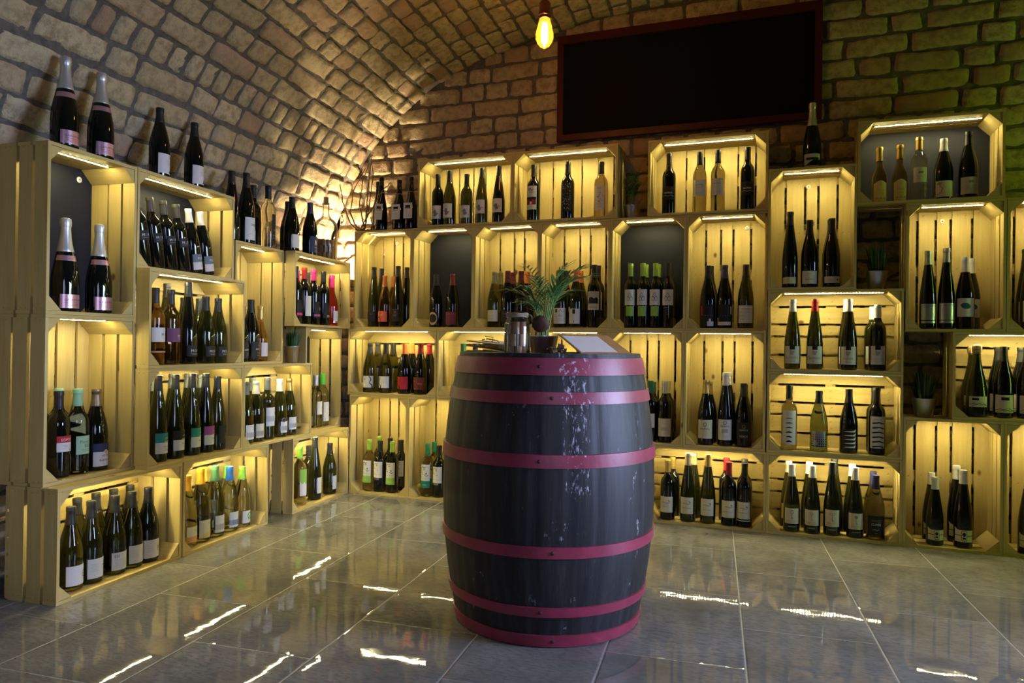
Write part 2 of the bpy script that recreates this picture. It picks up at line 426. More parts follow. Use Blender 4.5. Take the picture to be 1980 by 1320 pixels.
def post_mesh(W,H,cx,cz,seed):
    random.seed(seed); mb=MB(); t=.0130; l=.0515
    x=t if cx==0 else W-t; z=t if cz==0 else H-t; sx=1 if cx==0 else -1; sz=1 if cz==0 else -1
    tri=[(x,z),(x+sx*l,z),(x,z+sz*l)]
    mb.prism(tri,.0024,.2140); return mb.mesh('corner_post',M_PINE)
DIM={'H':(.600,.400),'V':(.3995,.600)}
CM={}
for o in 'HV':
    W,H=DIM[o]
    for k in range(3):
        CM[o,k]=([('bottom_panel',panel_len(W,H,o,'bottom',10*k+1)),('top_panel',panel_len(W,H,o,'top',10*k+2)),('side_panel',panel_len(W,H,o,'lo',10*k+3)),('side_panel',panel_len(W,H,o,'hi',10*k+4)),('back_panel',back_mesh(W,H,o,20+k))]
            +[('corner_post',post_mesh(W,H,a,b,k*7+a+2*b)) for a in(0,1) for b in(0,1)])
    led=MB(); l=(.225 if o=='H' else .128); c=W/2; z=H-.0142
    led.box(c-l,c+l,.066,.075,z,H-.0123,0,1)
    for k in range(int(2*l/.014)):
        x=c-l+.004+k*.014; led.box(x,x+.0075,.0675,.0735,z-.0006,z+.0004,0,0)
    CM[o,'led']=led.mesh('led_strip',[M_LED,plain('led_strip_backing',(.6,.58,.5),.5)])
    bb=MB(); bb.box(.013,W-.013,.2120,.2152,.013,H-.013,2); CM[o,'black']=bb.mesh('backing_board',M_BLACKPANEL)
ws=MB(); ws.lathe([(.0045,0),(.012,0),(.012,.002),(.0045,.0025)],16); ws.lathe([(.0045,.0004),(.003,.003),(0,.0032)],8,mi=1)
M_WASHER=ws.mesh('washer',[plain('white_washer',(.75,.72,.62),.4),plain('screw_steel',(.25,.2,.15),.35,1)],True)
# crate: wall, along, z, orientation, set-back, black panel, short phrase, label
CRATES={
'A':('L',-2.033,1.0016,'V',.066,1,'crate of sparkling bottles','upright pine crate with black back and two sparkling bottles, top of outermost side wall stack'),
'B':('L',-2.033,.4008,'V',.066,0,'upright crate of mint capsules','upright pine crate with red and mint labelled bottles, under the black backed sparkling crate'),
'C':('L',-2.033,0,'H',0,0,'floor crate of cream labels','outermost pine crate on the floor, full of dark bottles with big cream labels'),
'D':('L',-1.424,0,'H',0,0,'floor crate of golden wines','pine crate on the floor full of pale golden bottles with bright screw caps'),
'E':('L',-.606,0,'H',0,0,'corner floor crate','pine crate standing alone on the floor beside the corner, holding three front bottles'),
'F':('L',-1.632,.4008,'H',0,0,'crate of coloured labels','pine crate of slim dark bottles with teal, black and magenta label tops'),
'R':('L',-1.632,.8016,'H',0,0,'crate with two amber bottles','pine crate holding two amber bottles and dark ones, under the leaning bottles'),
'S':('L',-1.630,1.2030,'H',.066,1,'crate of leaning bottles','black backed pine crate in which six dark bottles lean to one side'),
'T':('L',-1.030,.4008,'H',0,0,'crate of patterned labels','pine crate of green bottles with white patterned labels, above the floor gap'),
'U':('L',-1.017,.8016,'V',.066,0,'upright crate beside grass pot','upright pine crate with gold capped amber bottles, beside potted grass of the side wall'),
'V':('L',-.4005,.4008,'V',.060,1,'half hidden green cap crate','half hidden upright pine crate with bright green capped bottles, on the corner floor crate'),
'W':('L',-.612,1.0016,'H',0,0,'crate of pink capsules','topmost pine crate by the corner, with pink and red capped dark bottles'),
'I1':('B',.001,0,'V',0,0,'first upright floor crate','upright pine crate on the floor in the corner, with lime capped curly letter bottles'),
'I2':('B',.401,0,'V',0,0,'floor crate of green capsules','upright pine floor crate beside the barrel, with teal banded curly letter bottles'),
'I3':('B',.801,0,'V',0,0,'','upright pine floor crate standing out of sight behind the barrel'),
'J0':('B',1.2035,0,'H',0,0,'','long pine floor crate behind the barrel, one end near the gull label crate'),
'J1':('B',1.808,0,'H',0,0,'floor crate of gull labels','pine floor crate of bottles with gull labels and gold, red and black caps'),
'J2':('B',2.409,0,'H',0,0,'floor crate of key labels','pine floor crate of bottles with old key labels and white caps'),
'J3':('B',3.010,0,'V',0,0,'upright crate of crests','upright pine floor crate with four white capped crest label bottles'),
'J4':('B',3.411,0,'V',0,0,'cut off crate','upright pine floor crate cut off by the picture edge, beside the four crest bottles'),
'H1':('B',-.015,.601,'H',0,0,'low crate of curve labels','pine crate of eight bottles with curved black line labels, orange caps among them'),
'H2':('B',.588,.601,'H',0,0,'crate behind the barrel rim','pine crate half hidden by the barrel rim, just two cap tops showing'),
'H3':('B',1.2015,.401,'V',0,0,'','empty upright pine crate showing behind the potted palm and clipboards on the barrel'),
'H5':('B',1.6015,.401,'V',0,0,'upright crate against the barrel','upright pine crate beside the barrel with green and silver capped cream label bottles'),
'H6':('B',2.002,.401,'V',0,0,'upright crate of ring labels','upright pine crate with three pairs of ring label bottles, above the gull labels'),
'G1':('B',.003,1.002,'V',.026,0,'upright crate of copper bottles','upright pine crate by the corner with copper tinted bottles among dark ones'),
'G2':('B',.403,1.002,'V',.026,1,'black backed two bottle crate','black backed upright pine crate holding just two dark bottles, gold oval and maroon labels'),
'G3':('B',.803,1.002,'V',.026,0,'upright crate behind the jar','upright pine crate behind the jar, with maroon capped and khaki capped bottles'),
'G4':('B',1.2033,1.002,'V',.026,0,'upright crate of artist labels','upright pine crate behind the barrel palm with orange capped bottles and a photo label'),
'G5':('B',1.6036,1.002,'V',.026,1,'black backed lime cap crate','black backed upright pine crate full of lime capped bottles with trefoil labels'),
'G6':('B',2.0039,1.002,'V',.026,0,'upright crate of block labels','upright pine crate with three dark bottles, one with grey lines of print'),
'O':('B',2.408,.401,'H',0,0,'crate of black graphic labels','pine crate of bottles with bold black and white dune, dot and chevron labels'),
'P':('B',2.408,.802,'H',0,0,'crate of white caps','pine crate of slim bottles with white caps and one red cap'),
'Q':('B',2.405,1.203,'V',0,0,'upright crate beside the niche','upright pine crate with narrow cream band labels, beside the niche of potted grass'),
'K':('B',3.014,1.002,'V',0,0,'upright crate of silver labels','upright pine crate with two silver labels and two blue oval labels'),
'K2':('B',3.416,1.002,'V',0,0,'cut off upper crate','upright upper pine crate cut off by the picture edge, beside the silver label crate'),
'N':('B',3.208,.601,'H',0,0,'crate of branch labels','pine crate of branch label bottles with wired corks, above the crest bottles'),
'M':('B',2.806,1.603,'H',0,1,'black backed top crate','black backed topmost pine crate with gold capped sweet wine bottles'),
'L1':('B',.438,1.603,'H',.020,0,'top crate of hearts','topmost pine crate with five bottles bearing dark leaf heart labels'),
'L2':('B',1.039,1.603,'H',.020,0,'top crate of three bottles','topmost pine crate with three widely spaced bottles, one of them pale'),
'L3':('B',1.802,1.603,'H',.020,0,'top crate of pairs','topmost pine crate with two pale bottles standing between two black ones')}
def frame(c):
    wall,s,z,o,off=c[:5]
    if wall=='L': return Vector((0,0,0))+E_*s-NL*off+Vector((0,0,z)), AL
    return Vector((s,off,z)),0.0
WASH={'A':(.325,.545),'G1':(.175,.545),'G6':(.29,.552),'Q':(.19,.545),'K':(.185,.54)}
for i,(k,c) in enumerate(CRATES.items()):
    p,rz=frame(c); o=c[3]
    r=thing('wooden_crate',c[7],'crate',p,rz,'pine display crates on the side wall' if c[0]=='L' else 'pine display crates on the end wall')
    for n,me in CM[o,(i*5+i//3)%3]:
        if n=='back_panel' and k in('L1','L2','L3'): me=back_mesh_cross(*DIM[o],i)
        ob(n,me,r)
    ob('led_strip',CM[o,'led'],r)
    if c[5]: ob('backing_board',CM[o,'black'],r)['label']='black painted back panel'
    if k in WASH:
        u,z=WASH[k]; ob('washer',M_WASHER,r,(u,.2115 if c[5] else .2152,z),(PI/2,0,0))

# ------------------------------------------------------------------ bottles
HT={'bur':.295,'bor':.30,'flu':.33,'cha':.315,'cha2':.30,'tok':.255}
PR={
'bur':[(0,.010),(.020,.007),(.034,.0),(.0395,.0025),(.041,.008),(.041,.125),(.0402,.143),(.0375,.162),(.033,.183),(.0275,.204),(.0222,.222),(.0182,.239),(.0160,.256),(.0150,.270),(.0147,.282),(.0158,.2835),(.0158,.2915),(.0142,.295),(0,.295)],
'bor':[(0,.012),(.018,.008),(.031,.0),(.0362,.0025),(.0375,.008),(.0375,.178),(.0370,.189),(.0348,.200),(.0305,.2095),(.0250,.2165),(.0200,.2235),(.0168,.233),(.0152,.246),(.0147,.265),(.0145,.287),(.0156,.2885),(.0156,.2965),(.0142,.300),(0,.300)],
'flu':[(0,.008),(.018,.006),(.032,.0),(.0372,.0025),(.0385,.008),(.0385,.110),(.0378,.130),(.0358,.152),(.0325,.177),(.0285,.204),(.0240,.232),(.0198,.258),(.0165,.282),(.0150,.300),(.0143,.317),(.0153,.3185),(.0153,.3265),(.0140,.330),(0,.330)],
'cha':[(0,.012),(.020,.008),(.036,.0),(.0425,.003),(.044,.010),(.044,.095),(.0432,.115),(.0405,.138),(.0360,.162),(.0308,.186),(.0252,.210),(.0205,.232),(.0175,.254),(.0160,.275),(.0155,.290),(.0165,.292),(.0165,.310),(.013,.315),(0,.315)],
'cha2':[(0,.012),(.020,.008),(.035,.0),(.0405,.003),(.042,.010),(.042,.085),(.0412,.105),(.0385,.128),(.0340,.152),(.0288,.176),(.0235,.200),(.0192,.222),(.0168,.244),(.0155,.265),(.0150,.282),(.0165,.284),(.0165,.296),(.014,.300),(0,.300)],
'tok':[(0,.012),(.016,.008),(.029,.0),(.0337,.0025),(.035,.008),(.035,.098),(.0345,.110),(.0318,.124),(.0270,.138),(.0210,.152),(.0168,.166),(.0148,.182),(.0142,.205),(.0138,.243),(.0150,.2445),(.0150,.2520),(.0136,.255),(0,.255)]}
def fine(prof,st=.012):
    out=[prof[0]]
    for a,b in zip(prof,prof[1:]):
        m=max(1,int(abs(b[1]-a[1])/st)) if abs(b[0]-a[0])>.0006 and b[1]>.02 else 1
        for k in range(1,m+1):
            t=k/m; out.append((a[0]+(b[0]-a[0])*t,a[1]+(b[1]-a[1])*t))
    return out
def rad(ty,z):
    P=PR[ty]
    for a,b in zip(P[2:],P[3:]):
        if a[1]<=z<=b[1]: return a[0]+(b[0]-a[0])*(z-a[1])/max(1e-6,b[1]-a[1])
    return P[5][0]
BODY={}
def glass(name,rgb,trans=1.0,rough=.02,ior=1.38):
    m,t,b=nt(name); b.inputs['Base Color'].default_value=(*rgb,1); b.inputs['Roughness'].default_value=rough; b.inputs['Transmission Weight'].default_value=trans; b.inputs['IOR'].default_value=ior
    b.inputs['Coat Weight'].default_value=.35; b.inputs['Coat Roughness'].default_value=.03; return m
GL={'k':plain('near_black_bottle_glass',(.0045,.0055,.0045),.04,0,.5),'g':glass('dark_olive_bottle_glass',(.055,.062,.014),.80),'o':glass('olive_bottle_glass',(.42,.44,.12)),'y':glass('clear_glass_white_wine',(.98,.95,.62),1.0,.01,1.22),'y2':glass('clear_glass_blush_wine',(.97,.88,.70),1.0,.01,1.22),
'a':glass('clear_glass_amber_wine',(.95,.55,.24),1.0,.01,1.25),'a2':glass('clear_glass_deep_gold_wine',(.66,.38,.10),1.0,.01,1.25),'p':glass('clear_glass_pink_wine',(.82,.07,.09)),'l':glass('lime_green_glass',(.76,.92,.36),1.0,.01,1.22)}
CAPC={'amberc':(.85,.40,.03),'sage':(.11,.27,.12),'silver':(.62,.62,.60),'black':(.012,.012,.013),'olive':(.06,.055,.04),'white':(.78,.76,.72),'red':(.42,.02,.02),'red2':(.30,.015,.02),'pink':(.75,.03,.22),'gold':(.62,.42,.12),'gold2':(.66,.43,.10),'palegold':(.72,.64,.36),'navy':(.03,.03,.11),'mint':(.32,.62,.36),'bronze':(.30,.22,.14),'orange':(.85,.24,.05),'orange2':(.62,.17,.04),'dgreen':(.03,.15,.07),'green':(.02,.22,.10),'blue':(.03,.16,.55),'lime':(.30,.62,.06),'lime2':(.33,.52,.06),'brightgreen':(.12,.60,.05),'grey':(.12,.13,.12),'cream':(.66,.62,.50),'maroon':(.13,.02,.025),'khaki':(.28,.26,.14),'indigo':(.05,.04,.13),'charcoal':(.035,.036,.036)}
METALCAP={'silver','gold','gold2','palegold','bronze','khaki'}
def capmat(c):
    return plain('capsule_'+c,CAPC[c],.38 if c in METALCAP else .42,.75 if c in METALCAP else 0,.5)
SCREW={'amberc','sage','black','white','orange','lime','blue','green','dgreen','pink','lime2','orange2','navy','brightgreen','mint'}
def cap_mesh(ty,c):
    H=HT[ty]; Z={'bur':.062,'bor':.060,'flu':.058,'cha':.112,'cha2':.045,'tok':.062}[ty]; e=.0006
    if c=='wire':
        mb=MB(); mb.lathe([(.0172,H-.028),(.0195,H-.020),(.0205,H-.006),(.0185,H+.004),(.010,H+.008),(0,H+.009)],20,cap=False)
        for k in range(6):
            a=2*PI*k/6; mb.tube([(.0178*math.cos(a),.0178*math.sin(a),H-.032),(.0212*math.cos(a),.0212*math.sin(a),H-.012),(.019*math.cos(a),.019*math.sin(a),H+.006)],.0009,5,1)
        mb.tube([(.0172*math.cos(2*PI*k/16),.0172*math.sin(2*PI*k/16),H-.032) for k in range(17)],.0011,5,1)
        return mb.mesh('cork_and_wire',[plain('natural_cork',(.50,.34,.16),.8),plain('wire_gold',(.5,.4,.2),.3,1)],True)
    prof=[(rad(ty,H-Z)+e*.3,H-Z)]
    z=H-Z+.001
    while z<H-.016: prof.append((rad(ty,z)+e,z)); z+=.010
    if ty=='cha': prof+=[(.0166,H-.028),(.0182,H-.022),(.0186,H-.010),(.0168,H+.001),(.010,H+.004),(0,H+.0045)]
    else:
        r=rad(ty,H-.02)+e
        if c in SCREW and ty!='cha2': r2=max(r,.0163); prof+=[(r+.0006,H-.0165),(r2-.0008,H-.0163),(r2-.0008,H-.0155),(r2,H-.0150),(r2,H-.002),(r2-.001,H+.0008),(0,H+.001)]
        else: prof+=[(r,H-.0150),(.0166,H-.0140),(.0166,H-.004),(.0150,H+.0008),(0,H+.001)]
    mb=MB(); 
    rf=None
    if ty=='cha': rf=lambda a,z:1+(.035*noise.noise((a*7,z*160,3)) if z>H-.03 else .008*noise.noise((a*5,z*60,3)))
    mb.lathe(prof,28 if ty=='cha' else 20,cap=False,rfun=rf); return smooth_by_angle(mb.mesh('capsule',capmat(c)),.9)
CAPM={}
def body_mesh(ty,g):
    if (ty,g) not in BODY:
        if ty not in BODY:
            mb=MB(); mb.lathe(fine(PR[ty]),28,cap=False); BODY[ty]=mb.mesh('bottle_glass',GL['k'],True)
        me=BODY[ty].copy(); me.materials.clear(); me.materials.append(GL[g]); BODY[ty,g]=me
    return BODY[ty,g]

# --- labels: flat artwork cut into strips and wrapped round the glass
PC={'w':(.72,.70,.66),'cr':(.66,.60,.46),'pk':(.70,.62,.60),'k':(.012,.012,.014),'gy':(.20,.20,.21),'lg':(.42,.41,.40),'sl':(.13,.17,.20),'r':(.45,.02,.03),'dr':(.17,.03,.03),'or':(.62,.12,.05),'mr':(.16,.025,.045),'nv':(.03,.035,.10),'bl':(.10,.18,.40),'tl':(.02,.26,.27),'tl2':(.03,.28,.20),'mg':(.40,.08,.30),'pu':(.17,.06,.12),'gd':(.60,.42,.12),'gn':(.08,.34,.06),'lm':(.30,.52,.08),'mt':(.42,.62,.40),'ol':(.55,.38,.12),'pkf':(.60,.36,.42),'hp':(.62,.03,.20),'eye':(.03,.12,.16),'ct':(.35,.30,.22),'dgn':(.02,.20,.15),'yl':(.66,.50,.18),'sv':(.45,.44,.42),'bz':(.62,.30,.12)}
def pm(c):
    metal={'pkf':.75,'sv':.7,'gd':.4}.get(c,0)
    return plain('print_'+c,PC[c],.32 if metal else .6,metal,.35)
FONTC={}
def text_geo(s,size):
    if (s,size) in FONTC: return FONTC[s,size]
    cu=bpy.data.curves.new('lettering','FONT'); cu.body=s; cu.size=size; cu.align_x='CENTER'; cu.resolution_u=2
    o=bpy.data.objects.new('lettering',cu); COL.objects.link(o)
    me=bpy.data.meshes.new_from_object(o.evaluated_get(bpy.context.evaluated_depsgraph_get()))
    V=[(v.co.x,v.co.y) for v in me.vertices]; F=[tuple(p.vertices) for p in me.polygons]
    bpy.data.objects.remove(o); bpy.data.curves.remove(cu); bpy.data.meshes.remove(me)
    FONTC[s,size]=(V,F); return V,F
def flat(els):
    """artwork elements -> [(verts2d, faces, colour)]"""
    out=[]
    for e in els:
        k=e[0]
        if k=='t': V,F=text_geo(e[1],e[4]); out.append(([(x+e[2],y+e[3]) for x,y in V],F,e[5]))
        elif k=='r': out.append(([(e[1],e[2]),(e[3],e[2]),(e[3],e[4]),(e[1],e[4])],[(0,1,2,3)],e[5]))
        elif k=='e': out.append(([(e[1]+e[3]*math.cos(a*PI/12),e[2]+e[4]*math.sin(a*PI/12)) for a in range(24)],[tuple(range(24))],e[5]))
        elif k=='o':
            V=[];F=[]
            for a in range(24):
                c,s=math.cos(a*PI/12),math.sin(a*PI/12); V+=[(e[1]+e[3]*c,e[2]+e[4]*s),(e[1]+(e[3]-e[5])*c,e[2]+(e[4]-e[5])*s)]
                b=(a+1)%24; F.append((2*a,2*b,2*b+1,2*a+1))
            out.append((V,F,e[6]))
        elif k=='p': out.append((list(e[1]),[tuple(range(len(e[1])))],e[2]))
        elif k=='l':
            for (x0,y0),(x1,y1) in zip(e[1],e[1][1:]):
                d=math.hypot(x1-x0,y1-y0) or 1; nx,ny=-(y1-y0)/d*e[2]/2,(x1-x0)/d*e[2]/2
                out.append(([(x0+nx,y0+ny),(x0-nx,y0-ny),(x1-nx,y1-ny),(x1+nx,y1+ny)],[(0,1,2,3)],e[3]))
    return out
def wrap(name,ty,items,z0,off0,rotu=0):
    """items -> one mesh hugging the bottle; artwork front centre is -Y"""
    bm=bmesh.new(); mats=[]; lay=0
    for V,F,c in items:
        if not V: continue
        lay+=1
        if c not in mats: mats.append(c)
        b2=bmesh.new(); vs_=[b2.verts.new((x,y,0)) for x,y in V]
        for f in F:
            try: b2.faces.new([vs_[i] for i in f])
            except ValueError: pass
        xs=[v[0] for v in V]; ys=[v[1] for v in V]; st=.0045
        if max(xs)-min(xs)>st:
            x=math.floor(min(xs)/st)*st+st
            while x<max(xs):
                bmesh.ops.bisect_plane(b2,geom=b2.verts[:]+b2.edges[:]+b2.faces[:],plane_co=(x,0,0),plane_no=(1,0,0)); x+=st
        if z0+max(ys)>PR[ty][5][1] and max(ys)-min(ys)>.012:
            y=math.floor(min(ys)/.01)*.01+.01
            while y<max(ys):
                bmesh.ops.bisect_plane(b2,geom=b2.verts[:]+b2.edges[:]+b2.faces[:],plane_co=(0,y,0),plane_no=(0,1,0)); y+=.01
        mp={}
        for v in b2.verts:
            r=rad(ty,z0+v.co.y)+off0+.00012*lay; a=v.co.x/rad(ty,max(z0,.03))+rotu-PI/2
            mp[v]=bm.verts.new((r*math.cos(a),r*math.sin(a),z0+v.co.y))
        for f in b2.faces:
            try: nf=bm.faces.new([mp[v] for v in f.verts]); nf.material_index=mats.index(c); nf.smooth=True
            except ValueError: pass
        b2.free()
    me=bpy.data.meshes.new(name); bm.to_mesh(me); bm.free()
    for c in mats: me.materials.append(pm(c))
    return me
def R4(w,z0,z1): return ('r',-w/2,0,w/2,z1-z0)
def lines(u,v,w,n,dv,c='lg',th=.0009):
    return [('r',u-w/2*(1-.25*(i%2)),v-i*dv,u+w/2*(1-.25*(i%2)),v-i*dv+th,c) for i in range(n)]
def LAB(): 
    D={}
    def d(k,w,z0,z1,paper,els=(),short='',extra=None): D[k]=(w,z0,z1,paper,list(els),short,extra)
    d('spk',.088,.012,.058,'pkf',[('t','GARAMVÁRI',0,.024,.011,'mr'),('r',-.03,.018,.03,.019,'mr')]+lines(0,.012,.05,2,.004,'mr'),'pink foil label',('pkf',.172,.190,.11,'neck_band'))
    bird=[('l',[(.010,.006),(.036,.014)],.004,'k'),('p',[(.014,.004),(.028,.010),(.030,.022),(.025,.026),(.018,.016)],'k'),('l',[(.028,.024),(.034,.027)],.003,'k')]
    d('bird',.080,.018,.100,'pk',bird+[('t','HUNGARY',.012,.050,.008,'lg'),('e',.015,.070,.004,.004,'lg')]+lines(.012,.046,.03,3,.004),'white bird label')
    d('mord',.062,.110,.150,'k',[('t','M',-.014,.016,.016,'w'),('t','O',.000,.016,.016,'bl'),('t','R',.014,.016,.016,'w')]+lines(0,.010,.04,1,.004),'small black label')
    d('morb',.066,.030,.075,'k',[('t','M',-.010,.018,.016,'w'),('t','O',.004,.018,.016,'yl'),('t','R',.018,.018,.016,'w')]+lines(.004,.012,.04,2,.004),'black label')
    d('morw',.086,.090,.145,'w',[('t','M',.002,.022,.017,'k'),('t','O',.016,.022,.017,'gd'),('t','R',.030,.022,.017,'k'),('o',.008,.045,.006,.006,.001,'lg')]+lines(.015,.016,.04,2,.004)+[('r',-.043,-.042,.043,-.036,'bz')],'white label')
    d('morp',.086,.090,.145,'pu',[('t','M',.008,.018,.016,'w'),('t','O',.021,.018,.016,'mg'),('t','R',.034,.018,.016,'w')]+lines(.02,.012,.03,1,.004,'w'),'purple label')
    d('pica',.074,.020,.090,'pk',[('r',-.037,.036,.037,.070,'sl'),('p',[(-.037,.036),(-.02,.041),(0,.036),(.02,.040),(.037,.036),(.037,.034),(-.037,.034)],'sl'),('t','PICA',.004,.046,.015,'w')]+lines(.012,.022,.03,3,.005),'slate topped label')
    d('agy',.070,.015,.095,'k',[('t','AGYAG',.008,.040,.012,'w'),('o',.012,.068,.004,.004,.001,'gd')]+lines(.012,.028,.03,3,.007,'lg')+lines(.012,.060,.02,1,.007,'gd'),'black lettered label')
    d('amb',.058,.022,.085,'pk',[('o',.012,.050,.003,.003,.001,'gy')]+lines(.010,.040,.028,4,.006),'plain blush label')
    d('pband',.066,.040,.125,'k',[('r',-.033,.006,.033,.018,'hp'),('e',.012,.052,.003,.003,'w')]+lines(.010,.044,.026,2,.004,'lg'),'pink banded label')
    d('mband',.066,.040,.125,'k',[('r',-.033,.006,.033,.018,'mg'),('e',.012,.052,.003,.003,'w')]+lines(.010,.044,.026,2,.004,'lg'),'magenta banded label')
    d('sband',.066,.040,.125,'k',[('r',-.010,.006,.033,.018,'sv'),('e',.018,.052,.003,.003,'w')]+lines(.016,.044,.026,2,.004,'lg'),'silver banded label')
    d('tallw',.064,.045,.150,'w',lines(.022,.080,.016,3,.024,'gy'),'tall white label')
    d('rose',.058,.016,.076,'w',[('r',-.029,0,.029,.008,'pkf'),('e',.010,.050,.003,.003,'gy')]+lines(.008,.042,.026,3,.006),'pink edged label')
    d('saba',.080,.018,.110,'w',[('t','SABAR',.008,.058,.014,'k'),('l',[(-.03,.018),(-.01,.026),(.01,.020),(.034,.028)],.0010,'lg')]+lines(.015,.040,.03,2,.005),'white lettered label')
    d('dkstrip',.028,.035,.165,'k',[('t','F',.002,.05,.012,'lg')]+lines(0,.03,.02,3,.007,'lg'),'tall black strip label')
    d('rbird',.070,.018,.090,'w',[('p',[(.010,.040),(.026,.055),(.028,.045),(.02,.036)],'gy')]+lines(.012,.020,.03,3,.004),'white label')
    d('kk',.078,.015,.105,'nv',[('t','K',.002,.042,.042,'w'),('t','FRANKOS',.010,.024,.010,'lg')]+lines(.010,.014,.045,3,.005,'lg'),'navy K label')
    d('sopr',.066,.090,.145,'w',[('r',-.033,.032,.033,.055,'r'),('t','SÓPTEI',.0,.037,.013,'w'),('e',.014,.006,.003,.003,'r')]+lines(.006,.022,.045,3,.005,'gy'),'red topped label')
    d('pinot',.066,.070,.135,'mt',[('t','Pinot',-.004,.038,.017,'dgn'),('t','Blanc',.012,.024,.017,'dgn'),('e',.022,.052,.004,.003,'or')]+lines(.002,.016,.04,2,.005,'dgn'),'mint green label')
    d('sopn',.072,.016,.098,'w',[('r',-.036,.052,.036,.082,'nv'),('e',.010,.050,.009,.009,'w'),('e',.010,.050,.006,.006,'bz'),('t','SÓPTEI',.008,.034,.010,'nv'),('t','Kékfrankos',.012,.018,.012,'nv')]+lines(.012,.010,.04,2,.005),'navy topped label')
    def big(ch,c,s=.030): return [('t',ch,.022,.024,s,c)]+lines(-.020,.050,.028,5,.006,'lg')
    d('lete',.086,.020,.090,'w',[('t','E',.022,.024,.034,'gy'),('t','v',.035,.042,.012,'k')]+lines(.032,.014,.014,3,.004,'gy'),'big E label')
    d('letti',.088,.020,.090,'w',big('Ti','gy'),'Ti label')
    d('letback',.088,.018,.085,'w',[('r',-.036+i*.0022,.048,-.036+i*.0022+(.0012 if i%3 else .0006),.060,'gy') for i in range(9)]+lines(-.012,.040,.045,6,.006,'lg')+[('l',[(.024,.020),(.034,.036)],.002,'gy'),('l',[(.034,.020),(.026,.034)],.002,'gy'),('o',.030,.028,.007,.009,.001,'gy')],'small print label')
    d('lete2',.086,.020,.090,'w',big('E','lg'),'pale E label')
    d('letp',.088,.018,.090,'w',big('Pi','mr')+lines(-.02,.064,.03,2,.006),'Pi label')
    d('dor',.070,.020,.085,'cr',[('r',-.035,0,.035,.024,'bz')]+lines(.008,.05,.03,3,.006,'gy'),'orange edged label')
    d('dor2',.074,.018,.090,'cr',[('p',[(-.037,.004),(.0,.022),(.037,.026),(.037,.012),(-.02,.0)],'yl')]+lines(.015,.060,.03,2,.005,'gy'),'sandy label')
    def tw(c,z=.080): return [('r',-.035+i*.005,.010,-.035+i*.005+.0026,.034,c) for i in range(14)]+[('e',.016,.056,.004,.003,'gy')]+lines(.014,.048,.026,1,.005,'gy')
    d('dgrey',.072,.020,.090,'w',tw('lg'),'grey striped label')
    d('dblue',.072,.020,.090,'w',tw('bl'),'blue striped label')
    d('mono',.060,.018,.078,'w',[('o',.012,.034,.016,.018,.005,'gn'),('l',[(.0,.012),(.012,.036),(.026,.012)],.004,'gn'),('l',[(.004,.046),(.02,.052)],.004,'gn')]+lines(.012,.006,.02,1,.005,'gn'),'green monogram label')
    d('elime',.066,.050,.185,'w',[('r',-.033,.075,.033,.135,'lm'),('p',[(-.033,.075),(-.018,.060),(-.006,.072),(.006,.056),(.02,.068),(.033,.060),(.033,.076)],'lm')]+lines(.016,.1,.02,2,.010,'gn'),'lime and white label')
    d('esm',.048,.035,.118,'w',[('e',.012,.052,.004,.002,'k')]+lines(.008,.040,.030,4,.008),'small white label')
    d('esm2',.056,.030,.108,'w',[('l',[(.008,.052),(.014,.048),(.020,.054)],.003,'k')]+lines(.008,.036,.034,4,.006),'wide white label')
    def ftop(c): return [('r',-.037,.042,.037,.078,c),('l',[(.004,.056),(.014,.060),(.024,.054),(.034,.060)],.0022,'yl'),('l',[(.0,.046),(.012,.043),(.028,.047),(.036,.044)],.004,'gd'),('t','Nyakas',.010,.024,.010,'gy')]+lines(.014,.016,.026,2,.005)
    d('fteal',.074,.032,.110,'w',ftop('tl'),'teal topped label'); d('fblk',.074,.032,.110,'w',ftop('k'),'black topped label'); d('fteal2',.074,.032,.110,'w',ftop('tl2'),'green topped label'); d('fmag',.074,.032,.110,'w',ftop('mg'),'magenta topped label')
    d('fgold',.060,.030,.110,'k',[('l',[(.006,.02),(.022,.05)],.003,'gd'),('l',[(.026,.02),(.008,.045)],.003,'gd')]+lines(.016,.012,.02,2,.005,'gd'),'black and gold label')
    d('tw',.066,.020,.090,'w',tw('lg'),'white label'); d('tw2',.066,.030,.095,'w',tw('lg'),'white striped label'); d('tcream',.070,.020,.088,'cr',tw('ct'),'cream striped label')
    d('tgrid',.076,.065,.155,'w',[('r',-.038,.022,.038,.050,'lg')]+[('r',-.036+i*.0048,.022,-.036+i*.0048+.0016,.050,'w') for i in range(16)]+[('r',-.038,.026+i*.007,.038,.0275+i*.007,'w') for i in range(4)]+[('e',.016,.075,.004,.003,'gy')]+lines(.014,.066,.026,1,.005,'gy'),'grey grid label')
    d('tmedal',.066,.022,.080,'w',tw('lg')+[('e',-.018,.066,.013,.013,'k'),('e',-.018,.066,.010,.010,'lg'),('e',-.018,.066,.008,.008,'k')],'medal label')
    d('vlab',.060,.075,.150,'w',[('e',.012,.040,.004,.005,'k')]+lines(.008,.03,.03,3,.006),'white label'); d('vlab2',.060,.030,.140,'w',[('l',[(.004,.02),(.012,.036),(.020,.022),(.024,.030)],.002,'k')]+lines(.008,.07,.03,2,.006),'tall white label')
    d('darkl',.060,.030,.085,'k',lines(0,.040,.022,1,.005,'lg'),'black label'); d('darkl2',.060,.030,.095,'k',[('o',.002,.050,.006,.006,.001,'gd')]+lines(0,.036,.03,2,.006,'lg'),'crested black label')
    d('org',.076,.030,.090,'or',lines(-.008,.040,.030,2,.004,'w')+[('o',-.022,.010,.016,.018,.004,'k')],'orange red label')
